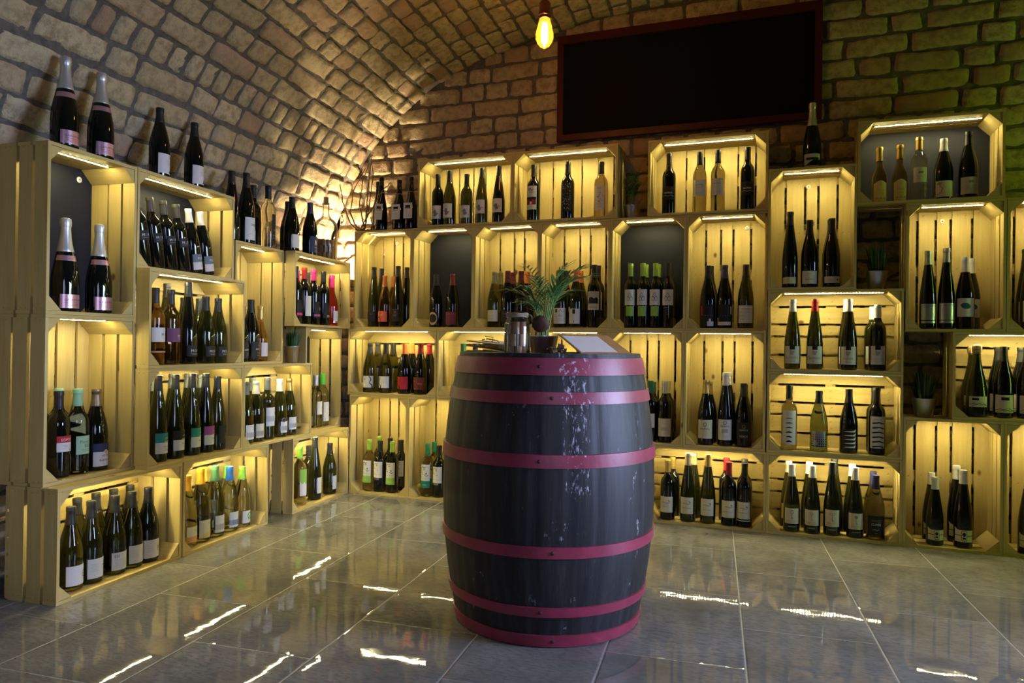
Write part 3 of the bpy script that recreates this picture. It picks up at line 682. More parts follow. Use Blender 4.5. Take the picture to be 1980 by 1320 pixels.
    d('ell',.060,.012,.085,'k',[('e',0,.036,.030,.036,'ol'),('e',0,.037,.026,.024,'k')],'gold ring label'); d('mar',.078,.014,.085,'mr',[('r',-.038,.058,.038,.059,'or')]+lines(0,.05,.04,3,.009,'dr'),'maroon label')
    d('g3w',.076,.032,.092,'cr',lines(-.008,.030,.04,1,.003,'gy')+lines(0,.012,.05,1,.003,'lg'),'cream label')
    d('art',.086,.020,.100,'w',[('r',-.022,.056,-.010,.074,'k'),('l',[(.0,.060),(.010,.072),(.022,.058),(.034,.066)],.0022,'gy'),('l',[(-.030,.040),(-.02,.048),(-.012,.036),(-.03,.034)],.002,'gy'),('t','Ács',.010,.036,.018,'gy')]+lines(.0,.026,.07,4,.005,'lg'),'artist sketch label')
    d('art2',.072,.020,.095,'w',[('r',-.008,.050,.008,.072,'k'),('e',-.034,.072,.010,.014,'cr'),('e',.0,.010,.003,.004,'r')]+lines(0,.042,.026,5,.006,'lg'),'black square label')
    ph=[('r',-.036,.026,.036,.085,'lg'),('p',[(-.030,.030),(.030,.030),(.030,.052),(.020,.060),(.006,.054),(-.012,.062),(-.024,.056)],'k'),('t','BRISTAI',0,.008,.013,'gy')]
    d('photo',.072,.085,.172,'cr',ph,'photo label'); d('photob',.072,.085,.172,'cr',[('r',-.036,.06,.036,.087,'cr')],'plain cream label')
    tri=[('o',-.009,.030,.009,.010,.0016,'k'),('o',.009,.030,.009,.010,.0016,'k'),('l',[(-.017,.034),(0,.058),(.017,.034)],.0018,'k'),('o',0,.038,.006,.006,.0013,'k')]
    d('tri',.072,.105,.178,'w',tri,'trefoil label',('lm',.055,.101,.048,'lower_label')); d('trib',.072,.105,.178,'w',tri+lines(0,-.012,.024,4,.010,'lg'),'trefoil label')
    d('blk',.076,.010,.110,'k',[('r',-.038,.050,-.026,.095,'r'),('r',0,.0,.036,.022,'w'),('r',.008,.022,.020,.034,'w')]+[('e',-.02+i*.012,.050,.0013,.0013,'lg') for i in range(5)],'black and red label')
    d('blk2',.080,.014,.110,'k',[('r',-.040,.0,.036,.016,'w'),('r',-.040,.016,-.034,.034,'w'),('r',.032,.05,.040,.086,'w')]+[('e',-.02+i*.012,.044,.0013,.0013,'lg') for i in range(5)],'black block label')
    d('lines',.082,.025,.105,'w',[('t','CSERSZEGI',0,.062,.010,'lg'),('t','SAUVIGNON',0,.046,.010,'lg'),('t','BLANC',-.014,.030,.010,'lg'),('t','2018',-.018,.014,.010,'lg')],'white printed label')
    cv=[('l',[(.012,.066),(.022,.060),(.026,.048),(.020,.036),(.018,.028),(.028,.018),(.036,.004)],.005,'k'),('p',[(.020,.026),(.034,.018),(.036,.0),(.028,.0),(.030,.012)],'k')]
    def cvm(f): return [(('l',[(x*f-.010*(f<0),y) for x,y in e[1]],e[2],e[3]) if e[0]=='l' else ('p',[(x*f-.010*(f<0),y) for x,y in e[1]],e[2])) for e in cv]
    d('wavew',.082,.030,.100,'w',cv+[('e',-.014,.050,.004,.004,'or')]+lines(-.012,.030,.03,2,.006),'white curve label'); d('wavew2',.082,.030,.100,'w',[('l',[(x-.046,y) for x,y in cv[0][1]],.005,'k'),('p',[(x-.046,y) for x,y in cv[1][1]],'k')]+lines(.012,.038,.03,2,.006),'white curve label')
    d('waver',.082,.028,.100,'r',[('l',[(x-.046,y) for x,y in cv[0][1]],.004,'k'),('p',[(x-.046,y) for x,y in cv[1][1]],'k')]+lines(.012,.042,.02,2,.006,'dr'),'red curve label'); d('waved',.082,.028,.098,'dr',[('l',[(x-.02,y) for x,y in cv[0][1]],.003,'k'),('e',-.022,.05,.004,.004,'or')]+lines(.016,.034,.03,1,.006,'w'),'dark red label')
    d('cream',.070,.070,.140,'cr',lines(.004,.056,.03,2,.005,'gy')+lines(.004,.030,.035,3,.006,'lg'),'cream label'); d('cream2',.074,.030,.118,'cr',lines(0,.070,.035,3,.005,'lg')+[('t','CABERNET',0,.040,.007,'gy'),('t','SAUVIGNON',0,.030,.007,'gy')]+lines(0,.018,.01,1,.006,'lg'),'cream label')
    def rg(c): return [('o',.0,.064,.008,.008,.0016,c),('r',.0,.058,.006,.066,c)]
    d('ring',.082,.030,.115,'cr',[('o',.0,.064,.008,.009,.0022,'k'),('t','HERENCZ',0,.040,.011,'k')]+lines(-.002,.032,.02,1,.006,'gy')+lines(-.008,.022,.04,2,.006,'lg'),'ring label'); d('ring2',.078,.028,.120,'w',[('o',.0,.078,.009,.009,.002,'k'),('t','HERENCZ',0,.058,.010,'k'),('r',-.016,.032,.016,.050,'lg')]+lines(0,.018,.03,2,.006,'lg'),'ring label'); d('ringb',.070,.040,.115,'k',[('o',.0,.056,.008,.008,.001,'gd'),('t','HERENCZ',0,.036,.010,'lg'),('t','VÖRÖS',0,.006,.013,'gd')],'black and gold label')
    def cf(c,cc): return [('l',[(-.004,.082),(-.014,.086),(-.024,.080),(-.028,.068),(-.024,.056),(-.014,.052)],.0028,'k'),('l',[(-.004,.066),(-.004,.082),(.008,.086)],.002,'k'),('l',[(-.004,.074),(.006,.074)],.002,'k')]+([('e',.010,.048,.003,.005,'k'),('l',[(.0,.042),(.010,.032),(.022,.040)],.0025,'k'),('l',[(-.018,.046),(-.010,.042)],.003,'k')] if c else [('e',.004,.046,.004,.004,'lg')])+lines(0,.020,.05,1,.004,'gy')+([('r',-.032,-.034,.032,.006,cc),('t','WEIR',0,-.022,.012,'mt')] if cc else [('t','WEIR',-.004,-.012,.014,'lg')])
    d('cfl',.064,.085,.180,'w',cf(1,'lm'),'curly letter label'); d('cfl2',.064,.085,.180,'w',cf(1,'lm'),'curly letter label'); d('cfd',.064,.085,.180,'w',cf(0,None),'curly letter label'); d('gel',.066,.085,.185,'w',cf(1,'dgn'),'teal banded label')
    def gull(c): return [('l',[(.012,.062),(.018,.056),(.022,.058)],.0028,'k'),('l',[(-.018,.050),(-.008,.052),(.004,.048),(.022,.050)],.0026,'gy'),('t',c,0,.026,.0075,'gy')]+lines(0,.042,.02,1,.004,'lg')+lines(0,.006,.05,1,.004,'lg')
    for k,c in (('gull','FURMINT'),('gull2','SZÜRKEBARÁT'),('gull3','PINOT GRIS'),('gull4','KÉKFRANKOS'),('gull5','CABERNET FRANC')): d(k,.074,.040,.120,'cr',gull(c)+([('r',-.037,-.010,.037,-.006,'cr')] if k=='gull5' else []),'gull label')
    def key(n): 
        e=[('r',-.0012,.024,.0012,.052,'gy'),('r',0,.024,.006,.0265,'gy'),('r',0,.030,.005,.032,'gy')]
        e+={1:[('o',0,.059,.009,.009,.002,'gy'),('e',0,.064,.003,.003,'gy')],2:[('o',0,.058,.007,.007,.002,'gy'),('o',0,.058,.003,.003,.001,'gy')],3:[('o',-.006,.058,.007,.006,.002,'gy'),('o',.006,.058,.007,.006,.002,'gy')],4:[('e',0,.058,.007,.008,'gy')]}[n]
        return e+[('t','Nagy Sándor',0,.012,.009,'bz')]+lines(0,.006,.03,1,.004,'lg')
    for n in (1,2,3,4): d('key%d'%n,.072,.042,.118,'cr',key(n)+[('t','PINCÉSZET',0,-.016,.007,'lg')],{1:'round key label',2:'thin key label',3:'heart key label',4:'dark bow key label'}[n])
    d('plainw',.070,.042,.118,'cr',[],'blank cream label')
    d('cuv',.078,.022,.112,'k',[('t','CUVÉE',0,.046,.014,'w'),('l',[(-.014,.026),(-.004,.028),(.004,.024),(.014,.030)],.0018,'gd')]+lines(0,.070,.05,2,.006,'ct')+lines(0,.010,.01,1,.004,'lg'),'black lettered label')
    d('crest',.082,.028,.078,'cr',[('r',-.041,.026,.041,.029,'k'),('p',[(-.012,.010),(-.008,.004),(.008,.004),(.012,.010),(.012,.042),(.008,.048),(-.008,.048),(-.012,.042)],'k'),('p',[(-.010,.011),(-.007,.006),(.007,.006),(.010,.011),(.010,.041),(.007,.046),(-.007,.046),(-.010,.041)],'cr'),('e',0,.032,.007,.009,'k'),('r',-.006,.012,.006,.020,'k')]+[('p',[(-.041,.050),(-.041,.062),(-.032,.054),(-.02,.050)],'cr')],'crest label')
    d('dunes',.070,.025,.185,'w',[('p',[(x*(.016+.0016*i*.6),.012+i*.022+ (.010-.0012*i)*y) for x,y in ((-1,0),(-.6,.6),(0,1),(.6,.6),(1,0))],'k') for i in range(6)]+lines(0,.143,.03,2,.006,'gy'),'stacked dune label')
    d('dots',.070,.020,.100,'lg',[('r',-.035,0,.035,.080,'sv')]+[('e',-.030+i*.0086,.008+j*.011,.0038-.0004*j,.0044-.0004*j,'k') for i in range(8) for j in range(6)]+[('e',-.012,.022,.010,.014,'sv')],'dotted label')
    d('zig',.070,.022,.112,'k',[('p',[(-.024,.006+i*.018),(.030,.0+i*.018+.004),(.034,.018+i*.018),(.020,.011+i*.018),(-.010,.009+i*.018)],'w') for i in range(5)],'white zigzag label')
    d('chev',.070,.030,.172,'w',[('p',[(-.024,.010+i*.021),(.006,.013+i*.021),(.028,.007+i*.021),(.028,.002+i*.021),(.006,.0075+i*.021),(-.024,.003+i*.021)],'k') for i in range(6)]+lines(0,.130,.03,1,.005,'gy'),'black chevron label')
    def fur(t): return [('r',-.012,.066,.012,.088,'k'),('e',-.002,.050,.009,.010,'lg'),('e',-.008,.058,.004,.005,'lg'),('e',.007,.056,.004,.005,'lg'),('t',t,.0,.022,.020,'ct'),('t','tokaji 2017',0,.009,.006,'gy')]
    d('fur',.078,.026,.108,'w',fur('furmint'),'furmint label'); d('cuv2',.078,.026,.108,'w',fur('cuvée'),'cuvée label'); d('p4',.070,.028,.112,'w',fur('')+lines(0,.022,.06,1,.005,'lg'),'lettered label')
    d('qband',.074,.018,.046,'cr',lines(0,.012,.05,2,.005,'lg'),'narrow cream band label'); d('qband2',.082,.018,.046,'cr',[('e',.026,.014,.004,.004,'k'),('t','FURMINT',-.006,.010,.008,'lg')],'narrow printed band label')
    d('bal',.080,.016,.072,'w',[('t','BALASSA',0,.016,.011,'gy'),('r',-.036,.036,.036,.0367,'lg')]+lines(0,.044,.03,1,.004,'lg'),'white lettered label')
    d('diag',.086,.004,.064,'cr',[('p',[(-.043,0),(.043,.055),(.043,.060),(-.03,.060)],'lg'),('p',[(-.043,0),(-.043,.060),(.036,.060)],'lg'),('r',-.030,.030,.032,.042,'k')],'diagonal label')
    d('tokl',.066,.006,.088,'yl',[('p',[(-.033,.080),(-.022,.085),(-.01,.092),(0,.094),(.01,.092),(.022,.085),(.033,.080)],'yl'),('e',0,.074,.006,.005,'gd'),('t','TOKAJI',0,.046,.011,'ct'),('t','ASZÚ',0,.032,.009,'ct')]+[('e',-.016+i*.016,.014,.007,.004,'ct') for i in range(3)],'gold arched label')
    d('m3',.066,.085,.155,'cr',[('e',-.004,.046,.006,.005,'gy'),('e',.006,.046,.005,.006,'gy')]+lines(0,.030,.04,3,.006,'gy'),'crested cream label')
    d('m4',.090,.012,.088,'cr',[('l',[(-.038,.010),(-.02,.020),(-.012,.040),(-.024,.050),(-.014,.072)],.0028,'gy'),('p',[(-.040,.060),(-.026,.072),(-.014,.066),(-.026,.056)],'ct')]+lines(.024,.020,.02,2,.006,'lg'),'wide picture label')
    d('m5',.088,.018,.092,'cr',[('e',-.002,.054,.007,.006,'gy'),('e',.008,.054,.006,.006,'gy')]+lines(.002,.036,.05,3,.008,'gy'),'wide crested label')
    br=[('l',[(-.04,.010),(-.02,.016),(.0,.008),(.02,.014),(.04,.006)],.0018,'k'),('l',[(-.03,.004),(-.01,.012),(.016,.020),(.036,.008)],.0014,'k'),('l',[(.004,.012),(.024,.004),(.030,.014)],.0014,'k')]
    d('n1',.084,.045,.092,'cr',br+[('r',-.028,.030,.0,.040,'k')]+lines(-.008,.024,.05,2,.005,'lg'),'branch label'); d('n2',.086,.022,.096,'cr',br+[('r',-.016,.052,.016,.064,'k')]+lines(0,.044,.045,2,.006,'lg'),'tall branch label')
    d('kgrey',.080,.024,.105,'sv',[('r',-.04,.010,.04,.013,'k'),('r',-.04,.072,.04,.0735,'gy')]+lines(0,.036,.03,2,.006,'gy'),'silver label')
    d('keye',.084,.050,.125,'w',[('p',[(-.012+.022*math.cos(a)*1-.0+.012,.044+.012*math.sin(a)-.10*.022*math.cos(a)) for a in [i*PI/10 for i in range(20)]],'eye'),('e',.014,.012,.003,.002,'yl')]+lines(0,.066,.01,1,.005,'lg'),'blue oval label')
    d('plainl',.074,.030,.115,'w',[('r',.002,.026,.024,.0285,'k')],'plain white label')
    ht=[('e',-.002,.040,.010,.011,'gy'),('e',.002,.026,.012,.010,'gy'),('p',[(-.012,.034),(-.002,.010),(.012,.028)],'gy'),('p',[(-.014,.036),(-.028,.038),(-.010,.042)],'gy')]
    d('heart',.076,.040,.116,'w',ht+[('p',[(.008,.034),(.024,.032),(.012,.024)],'gy')],'dark heart label'); d('hearts',.066,.040,.112,'w',ht,'dark heart label'); d('heartr',.074,.060,.140,'w',ht+[('l',[(.010,.032),(.016,.038),(.020,.030),(.026,.036)],.0026,'r')],'red tailed heart label')
    d('l2a',.066,.060,.185,'w',[('l',[(-.02,.118),(-.012,.100),(-.004,.112),(.004,.098),(.014,.108)],.003,'k'),('l',[(-.012,.094),(.0,.090),(.014,.094)],.002,'k'),('r',-.028,.026,.028,.062,'k'),('e',-.012,.040,.010,.012,'r'),('e',.012,.040,.010,.012,'r'),('e',0,.034,.006,.008,'w'),('r',-.03,.056,.03,.066,'k')]+lines(0,.014,.03,1,.005,'lg'),'red emblem label')
    R=random.Random(3)
    d('l2b',.054,.040,.190,'k',[('e',R.uniform(-.022,.022),R.uniform(.01,.145),R.uniform(.0007,.0022),R.uniform(.0007,.0022),'lg') for _ in range(70)],'speckled black label')
    d('l2c',.058,.040,.170,'w',[('e',R.uniform(-.02,.02),R.uniform(.03,.10),R.uniform(.0012,.003),R.uniform(.0012,.003),R.choice(('or','ct','pu'))) for _ in range(16)]+[('t','PINKA',0,.112,.010,'ct'),('t','N',0,.040,.010,'gy')]+lines(0,.016,.03,1,.005,'or'),'spotted white label')
    d('hal',.068,.070,.135,'k',[('t','HALPERN',0,.030,.011,'w'),('l',[(-.030,.018),(-.016,.022),(.0,.017),(.016,.022),(.032,.018)],.0018,'lg')],'black script label'); d('halw',.070,.080,.160,'w',[('t','HALPERN',0,.052,.011,'gy'),('l',[(-.026,.042),(-.012,.045),(.0,.040),(.022,.044)],.0016,'lg')]+lines(0,.014,.05,1,.005,'lg'),'white script label')
    return D
LABELS=LAB(); LMESH={}
def label_meshes(st,ty):
    if (st,ty) not in LMESH:
        w,z0,z1,paper,els,short,extra=LABELS[st]
        pap=wrap('label',ty,[([(-w/2,0),(w/2,0),(w/2,z1-z0),(-w/2,z1-z0)],[(0,1,2,3)],paper)],z0,.0003)
        pr=wrap('label_print',ty,flat(els),z0,.0006) if els else None
        nb=wrap(extra[4],ty,[([(-extra[3]/2,0),(extra[3]/2,0),(extra[3]/2,extra[2]-extra[1]),(-extra[3]/2,extra[2]-extra[1])],[(0,1,2,3)],extra[0])],extra[1],.0004) if extra else None
        LMESH[st,ty]=(pap,pr,nb)
    return LMESH[st,ty]
GNAME={'k':'dark','g':'dark green','o':'olive green','y':'pale golden','y2':'pale blush','a':'amber','a2':'deep gold','p':'pink','l':'lime green'}
CNAME={'amberc':'orange','sage':'green','silver':'silver','black':'black','olive':'grey','white':'white','red':'red','red2':'red','pink':'pink','gold':'gold','gold2':'gold','palegold':'pale gold','navy':'navy','mint':'mint','bronze':'bronze','orange':'orange','orange2':'orange','dgreen':'green','green':'green','blue':'blue','lime':'lime','lime2':'lime','brightgreen':'green','grey':'grey','cream':'cream','maroon':'maroon','khaki':'khaki','indigo':'indigo','charcoal':'grey','wire':'wired cork'}
ORD=['first','second','third','fourth','fifth','sixth','seventh','eighth']
# crate (^ on top of it), along, depth, shape, height scale, glass, capsule, label, row, width scale
ROWS=[
('A^',0.111,0.052,'cha',1.053,'k','silver','spk','f',1.05),
('A^',0.270,0.052,'cha',1.051,'k','silver','spk','f',1.05),
('A',0.134,0.065,'cha',1.074,'k','silver','spk','f',1.05),
('A',0.285,0.065,'cha',1.079,'k','silver','spk','f',1.05),
('S^',0.184,0.065,'bur',1.012,'k','black','bird','f',1.00),
('S^',0.396,0.065,'bur',1.013,'k','black','bird','f',1.00),
('S',0.124,0.085,'bor',1.000,'k','olive','mord','t',0.95),
('S',0.202,0.085,'bor',1.000,'k','olive','mord','t',0.95),
('S',0.279,0.085,'bor',1.000,'k','olive','mord','t',0.95),
('S',0.356,0.085,'bor',1.000,'k','olive','mord','t',0.95),
('S',0.434,0.085,'bur',1.000,'k','white','pica','t',0.91),
('S',0.512,0.085,'bur',1.000,'k','white','pica','t',0.91),
('R',0.104,0.065,'bor',1.052,'a','black','morw','f',1.00),
('R',0.192,0.065,'bor',1.050,'a','black','morp','f',1.00),
('R',0.271,0.155,'flu',1.056,'g','black',None,'b',1.00),
('R',0.296,0.065,'flu',1.073,'k','black','morb','f',1.00),
('R',0.377,0.155,'bur',0.996,'g','black',None,'b',1.00),
('R',0.478,0.155,'bur',1.003,'g','black',None,'b',1.00),
('R',0.409,0.065,'bur',1.019,'g','black','morb','f',1.00),
('R',0.493,0.065,'bur',1.009,'g','black','morb','f',1.00),
('U',0.129,0.065,'bur',0.998,'k','black','agy','f',1.00),
('U',0.297,0.155,'tok',1.110,'a','gold',None,'b',1.05),
('U',0.215,0.065,'bur',1.062,'k','black','agy','f',1.05),
('U',0.297,0.065,'tok',1.122,'a','gold','amb','f',1.05),
('W',0.109,0.065,'bor',1.051,'k','black','pband','f',1.00),
('W',0.265,0.155,'bor',1.028,'k','pink',None,'b',1.00),
('W',0.196,0.065,'bor',1.058,'k','red','tallw','f',1.00),
('W',0.373,0.155,'bor',1.035,'k','black',None,'b',1.00),
('W',0.293,0.065,'bor',1.052,'k','pink','mband','f',1.00),
('W',0.397,0.065,'bor',1.051,'k','black','sband','f',1.00),
('W',0.499,0.065,'tok',1.183,'p','pink','rose','f',1.00),
('U^',0.042,0.060,'flu',1.035,'k','black',None,'m',1.04),
('U^',0.163,0.065,'bur',1.220,'k','black','saba','f',1.05),
('U^',0.345,0.155,'bor',1.140,'k','black',None,'b',1.05),
('U^',0.348,0.065,'bor',1.119,'y','black','dkstrip','f',1.05),
('W^',0.043,0.052,'bur',0.994,'k','black','rbird','f',0.99),
('W^',0.154,0.150,'bur',0.994,'k','black',None,'b',0.99),
('W^',0.223,0.052,'bur',1.006,'k','navy','kk','f',1.00),
('B',0.128,0.165,'bor',1.030,'g','black',None,'b',1.03),
('B',0.126,0.075,'bor',1.037,'k','black','sopr','f',1.04),
('B',0.207,0.165,'bor',1.045,'y','mint',None,'b',1.04),
('B',0.207,0.075,'bor',1.050,'y','mint','pinot','f',1.05),
('B',0.291,0.165,'bur',1.042,'k','bronze',None,'b',1.04),
('B',0.291,0.075,'bur',1.051,'k','bronze','sopn','f',1.05),
('C',0.124,0.075,'bur',1.005,'o','black','lete','f',1.01),
('C',0.235,0.165,'bur',1.014,'o','black',None,'b',1.01),
('C',0.212,0.075,'bur',1.018,'g','black','letti','f',1.02),
('C',0.321,0.165,'bur',1.022,'o','black',None,'b',1.02),
('C',0.323,0.075,'bur',1.010,'o','black','letback','f',1.01),
('C',0.407,0.165,'bur',1.018,'o','black',None,'b',1.02),
('C',0.408,0.075,'bur',1.009,'o','black','lete2','f',1.01),
('C',0.492,0.165,'bur',1.021,'k','black',None,'b',1.02),
('C',0.493,0.075,'bur',1.012,'k','black','letp','f',1.01),
('D',0.110,0.075,'bur',1.046,'y','amberc','dor','f',1.05),
('D',0.197,0.075,'bur',1.104,'y','amberc','dor2','f',1.05),
('D',0.323,0.165,'bur',1.038,'y','amberc',None,'b',1.04),
('D',0.293,0.075,'bur',1.093,'y','sage','dgrey','f',1.05),
('D',0.410,0.165,'bur',1.028,'y','sage',None,'b',1.03),
('D',0.398,0.075,'bur',1.026,'y','blue','dblue','f',1.03),
('D',0.494,0.165,'bur',0.974,'y','lime',None,'b',0.97),
('D',0.494,0.075,'bur',0.978,'y','lime','mono','f',0.98),
('E',0.170,0.065,'bor',1.075,'y','lime','elime','f',1.00),
('E',0.172,0.155,'bor',1.000,'y','lime','elime','b',1.00),
('E',0.325,0.065,'flu',1.079,'g','black','esm','f',1.00),
('E',0.406,0.155,'bor',0.967,'g','black',None,'b',0.97),
('E',0.493,0.065,'bur',1.019,'g','black','esm2','f',1.00),
('F',0.127,0.065,'flu',1.077,'g','black','fteal','f',1.00),
('F',0.226,0.065,'flu',1.079,'g','black','fblk','f',1.00),
('F',0.328,0.065,'flu',1.082,'g','black','fteal2','f',1.00),
('F',0.417,0.065,'flu',1.071,'k','black','fmag','f',1.00),
('F',0.496,0.065,'flu',1.025,'g','black','fgold','f',1.00),
('F',0.201,0.155,'flu',1.048,'g','grey',None,'b',1.00),
('F',0.311,0.155,'flu',1.070,'g','grey',None,'b',1.00),
('F',0.409,0.155,'flu',1.060,'g','grey',None,'b',1.00),
('F',0.494,0.155,'flu',1.044,'g','grey',None,'b',1.00),
('T',0.117,0.075,'bur',1.026,'g','grey','tw','f',1.00),
('T',0.201,0.075,'bur',1.022,'g','cream','tcream','f',1.00),
('T',0.296,0.165,'bur',1.055,'g','grey',None,'b',1.00),
('T',0.296,0.075,'bor',1.054,'g','grey','tgrid','f',1.00),
('T',0.406,0.075,'bur',1.029,'g','white','tmedal','f',1.00),
('T',0.493,0.075,'bur',1.023,'g','gold','tw2','f',1.00),
('V',0.220,0.065,'bor',1.024,'y','silver','vlab','f',1.00),
('V',0.297,0.155,'bor',1.022,'y','brightgreen',None,'b',1.00),
('V',0.297,0.065,'bor',1.039,'y','brightgreen','vlab2','f',1.00),
('G1',0.102,0.065,'flu',1.116,'g','black','darkl','f',0.94),
('G1',0.102,0.155,'flu',1.120,'g','black',None,'b',0.94),
('G1',0.179,0.065,'bur',1.068,'a','orange2','org','f',0.94),
('G1',0.190,0.155,'bur',1.074,'a','orange2',None,'b',0.94),
('G1',0.271,0.065,'flu',1.125,'k','black','darkl2','f',0.94),
('G1',0.282,0.155,'flu',1.130,'k','black',None,'b',0.94),
('G2',0.130,0.065,'bur',1.064,'k','black','ell','f',0.97),
('G2',0.239,0.065,'bur',1.066,'k','maroon','mar','f',0.97),
('G3',0.106,0.065,'bur',1.089,'o','khaki','g3w','f',0.97),
('G3',0.106,0.155,'bur',1.102,'o','khaki',None,'b',0.97),
('G3',0.187,0.065,'bur',1.102,'k','maroon','darkl','f',0.97),
('G3',0.187,0.155,'bur',1.101,'k','maroon',None,'b',0.97),
('G3',0.269,0.065,'bur',1.089,'k','maroon','darkl','f',0.97),
('G3',0.275,0.155,'bur',1.109,'k','orange2',None,'b',0.97),
('G4',0.106,0.065,'bur',1.097,'g','black','art','f',0.97),
('G4',0.106,0.155,'bur',1.107,'g','black',None,'b',0.97),
('G4',0.194,0.065,'bur',1.098,'g','orange2','art2','f',0.97),
('G4',0.196,0.155,'bur',1.103,'g','orange2',None,'b',0.97),
('G4',0.298,0.065,'bor',1.155,'k','black','photo','f',0.97),
('G4',0.298,0.155,'bor',1.172,'k','black','photob','b',0.97),
('G5',0.099,0.065,'bor',1.160,'k','lime2','tri','f',0.88),
('G5',0.166,0.065,'bor',1.162,'k','lime2','tri','f',0.88),
('G5',0.166,0.155,'bor',1.169,'k','lime2',None,'b',0.88),
('G5',0.234,0.065,'bor',1.155,'k','lime2','tri','f',0.88),
('G5',0.234,0.155,'bor',1.168,'k','lime2',None,'b',0.88),
('G5',0.301,0.065,'bor',1.149,'k','black','trib','f',0.88),
('G5',0.301,0.155,'bor',1.155,'k','black',None,'b',0.88),
('G6',0.106,0.065,'bur',1.104,'k','black','blk','f',0.97),
('G6',0.111,0.155,'bur',1.131,'k','black',None,'b',0.97),
('G6',0.190,0.065,'bur',1.108,'k','indigo','blk2','f',0.97),
('G6',0.294,0.065,'bur',1.108,'g','black','lines','f',0.97),
('H1',0.115,0.065,'bur',1.014,'o','charcoal','wavew','f',1.00),
('H1',0.116,0.155,'bur',1.024,'o','charcoal',None,'b',1.00),
('H1',0.227,0.065,'bur',1.018,'o','black','wavew2','f',1.00),
('H1',0.226,0.155,'bur',1.028,'o','black',None,'b',1.00),
('H1',0.356,0.065,'bur',1.023,'k','orange','waver','f',1.00),
('H1',0.357,0.155,'bur',1.033,'k','orange',None,'b',1.00),
('H1',0.464,0.065,'bur',1.027,'k','red2','waved','f',1.00),
('H1',0.477,0.155,'bur',1.021,'k','red2',None,'b',1.00),
('H2',0.139,0.065,'bor',1.018,'g','dgreen',None,'f',1.00),
('H2',0.216,0.065,'bor',1.020,'k','black',None,'f',1.00),
('H5',0.219,0.065,'bor',1.065,'k','dgreen','cream','f',1.00),
('H5',0.220,0.155,'bor',1.034,'k','dgreen',None,'b',1.00),
('H5',0.297,0.065,'bor',1.068,'k','silver','cream2','f',1.00),
('H5',0.297,0.155,'bor',1.053,'k','silver',None,'b',1.00),
('H6',0.107,0.065,'bur',1.129,'k','gold','ring','f',1.00),
('H6',0.115,0.155,'bur',1.090,'k','gold',None,'b',1.00),
('H6',0.204,0.065,'flu',1.131,'k','white','ring2','f',1.00),
('H6',0.212,0.155,'flu',1.128,'k','white',None,'b',1.00),
('H6',0.293,0.065,'bur',1.087,'k','charcoal','ringb','f',1.00),
('H6',0.293,0.155,'bur',1.057,'k','charcoal',None,'b',1.00),
('I1',0.104,0.065,'bor',1.032,'y','lime2','cfl','f',1.00),
('I1',0.180,0.065,'bor',1.021,'k','black','cfd','f',1.00),
('I1',0.118,0.155,'bor',1.068,'y','lime2',None,'b',1.00),
('I1',0.265,0.065,'bor',1.018,'y','lime2','cfl2','f',1.00),
('I1',0.197,0.155,'bor',1.044,'k','black',None,'b',1.00),
('I1',0.274,0.155,'bor',1.021,'k','black','cfd','b',1.00),
('I2',0.104,0.065,'bor',1.023,'y','green','gel','f',1.00),
('I2',0.104,0.155,'bor',1.026,'y','green','gel','b',1.00),
('I2',0.180,0.065,'bor',1.004,'k','black','cfd','f',1.00),
('J1',0.112,0.052,'bor',1.026,'k','gold2','gull','f',1.00),
('J1',0.123,0.150,'bor',1.038,'k','gold',None,'b',1.00),
('J1',0.216,0.052,'flu',1.064,'g','palegold','gull2','f',1.00),
('J1',0.234,0.150,'flu',1.024,'g','palegold',None,'b',1.00),
('J1',0.317,0.052,'flu',1.064,'g','gold','gull3','f',1.00),
('J1',0.420,0.052,'bor',1.061,'k','red2','gull4','f',1.00),
('J1',0.401,0.150,'bor',1.085,'k','red2',None,'b',1.00),
('J1',0.497,0.052,'bor',1.060,'k','black','gull5','f',1.00),
('J1',0.492,0.150,'bor',1.083,'k','charcoal',None,'b',1.00),
('J2',0.119,0.052,'flu',0.995,'g','white','key1','f',1.00),
('J2',0.105,0.150,'flu',1.002,'g','white','plainw','b',1.00),
('J2',0.213,0.052,'flu',0.994,'g','white','key2','f',0.99),
('J2',0.202,0.150,'flu',1.008,'g','white',None,'b',1.00),
('J2',0.302,0.052,'flu',1.064,'g','black','key3','f',1.00),
('J2',0.319,0.150,'flu',1.079,'g','black',None,'b',1.00),
('J2',0.404,0.052,'flu',1.005,'g','white','key4','f',1.00),
('J2',0.399,0.150,'flu',1.015,'g','white',None,'b',1.00),
('J2',0.493,0.052,'bur',1.021,'y','navy','cuv','f',1.00),
('J2',0.493,0.150,'bur',1.028,'y','navy',None,'b',1.00),
('J3',0.141,0.052,'flu',0.944,'k','white','crest','f',0.94),
('J3',0.142,0.150,'flu',0.962,'k','white','crest','b',0.96),
('J3',0.255,0.052,'flu',1.067,'k','white','crest','f',1.00),
('J3',0.247,0.150,'flu',1.085,'k','white','crest','b',1.00),
('J4',0.106,0.052,'flu',1.056,'k','white','crest','f',1.00),
('O',0.104,0.065,'bor',1.054,'y','black','dunes','f',1.00),
('O',0.241,0.065,'bur',1.001,'l','black','dots','f',1.00),
('O',0.375,0.065,'bur',1.042,'k','black','zig','f',1.00),
('O',0.497,0.065,'bor',1.062,'k','black','chev','f',1.00),
('O',0.497,0.155,'bor',1.033,'k','black','chev','b',1.00),
('P',0.116,0.065,'flu',1.043,'g','white','fur','f',1.00),
('P',0.218,0.065,'flu',1.044,'g','red','fur','f',1.00),
('P',0.371,0.065,'flu',1.043,'g','white','cuv2','f',1.00),
('P',0.367,0.155,'flu',1.053,'g','white','cuv2','b',1.00),
('P',0.497,0.065,'bor',1.052,'g','white','p4','f',1.00),
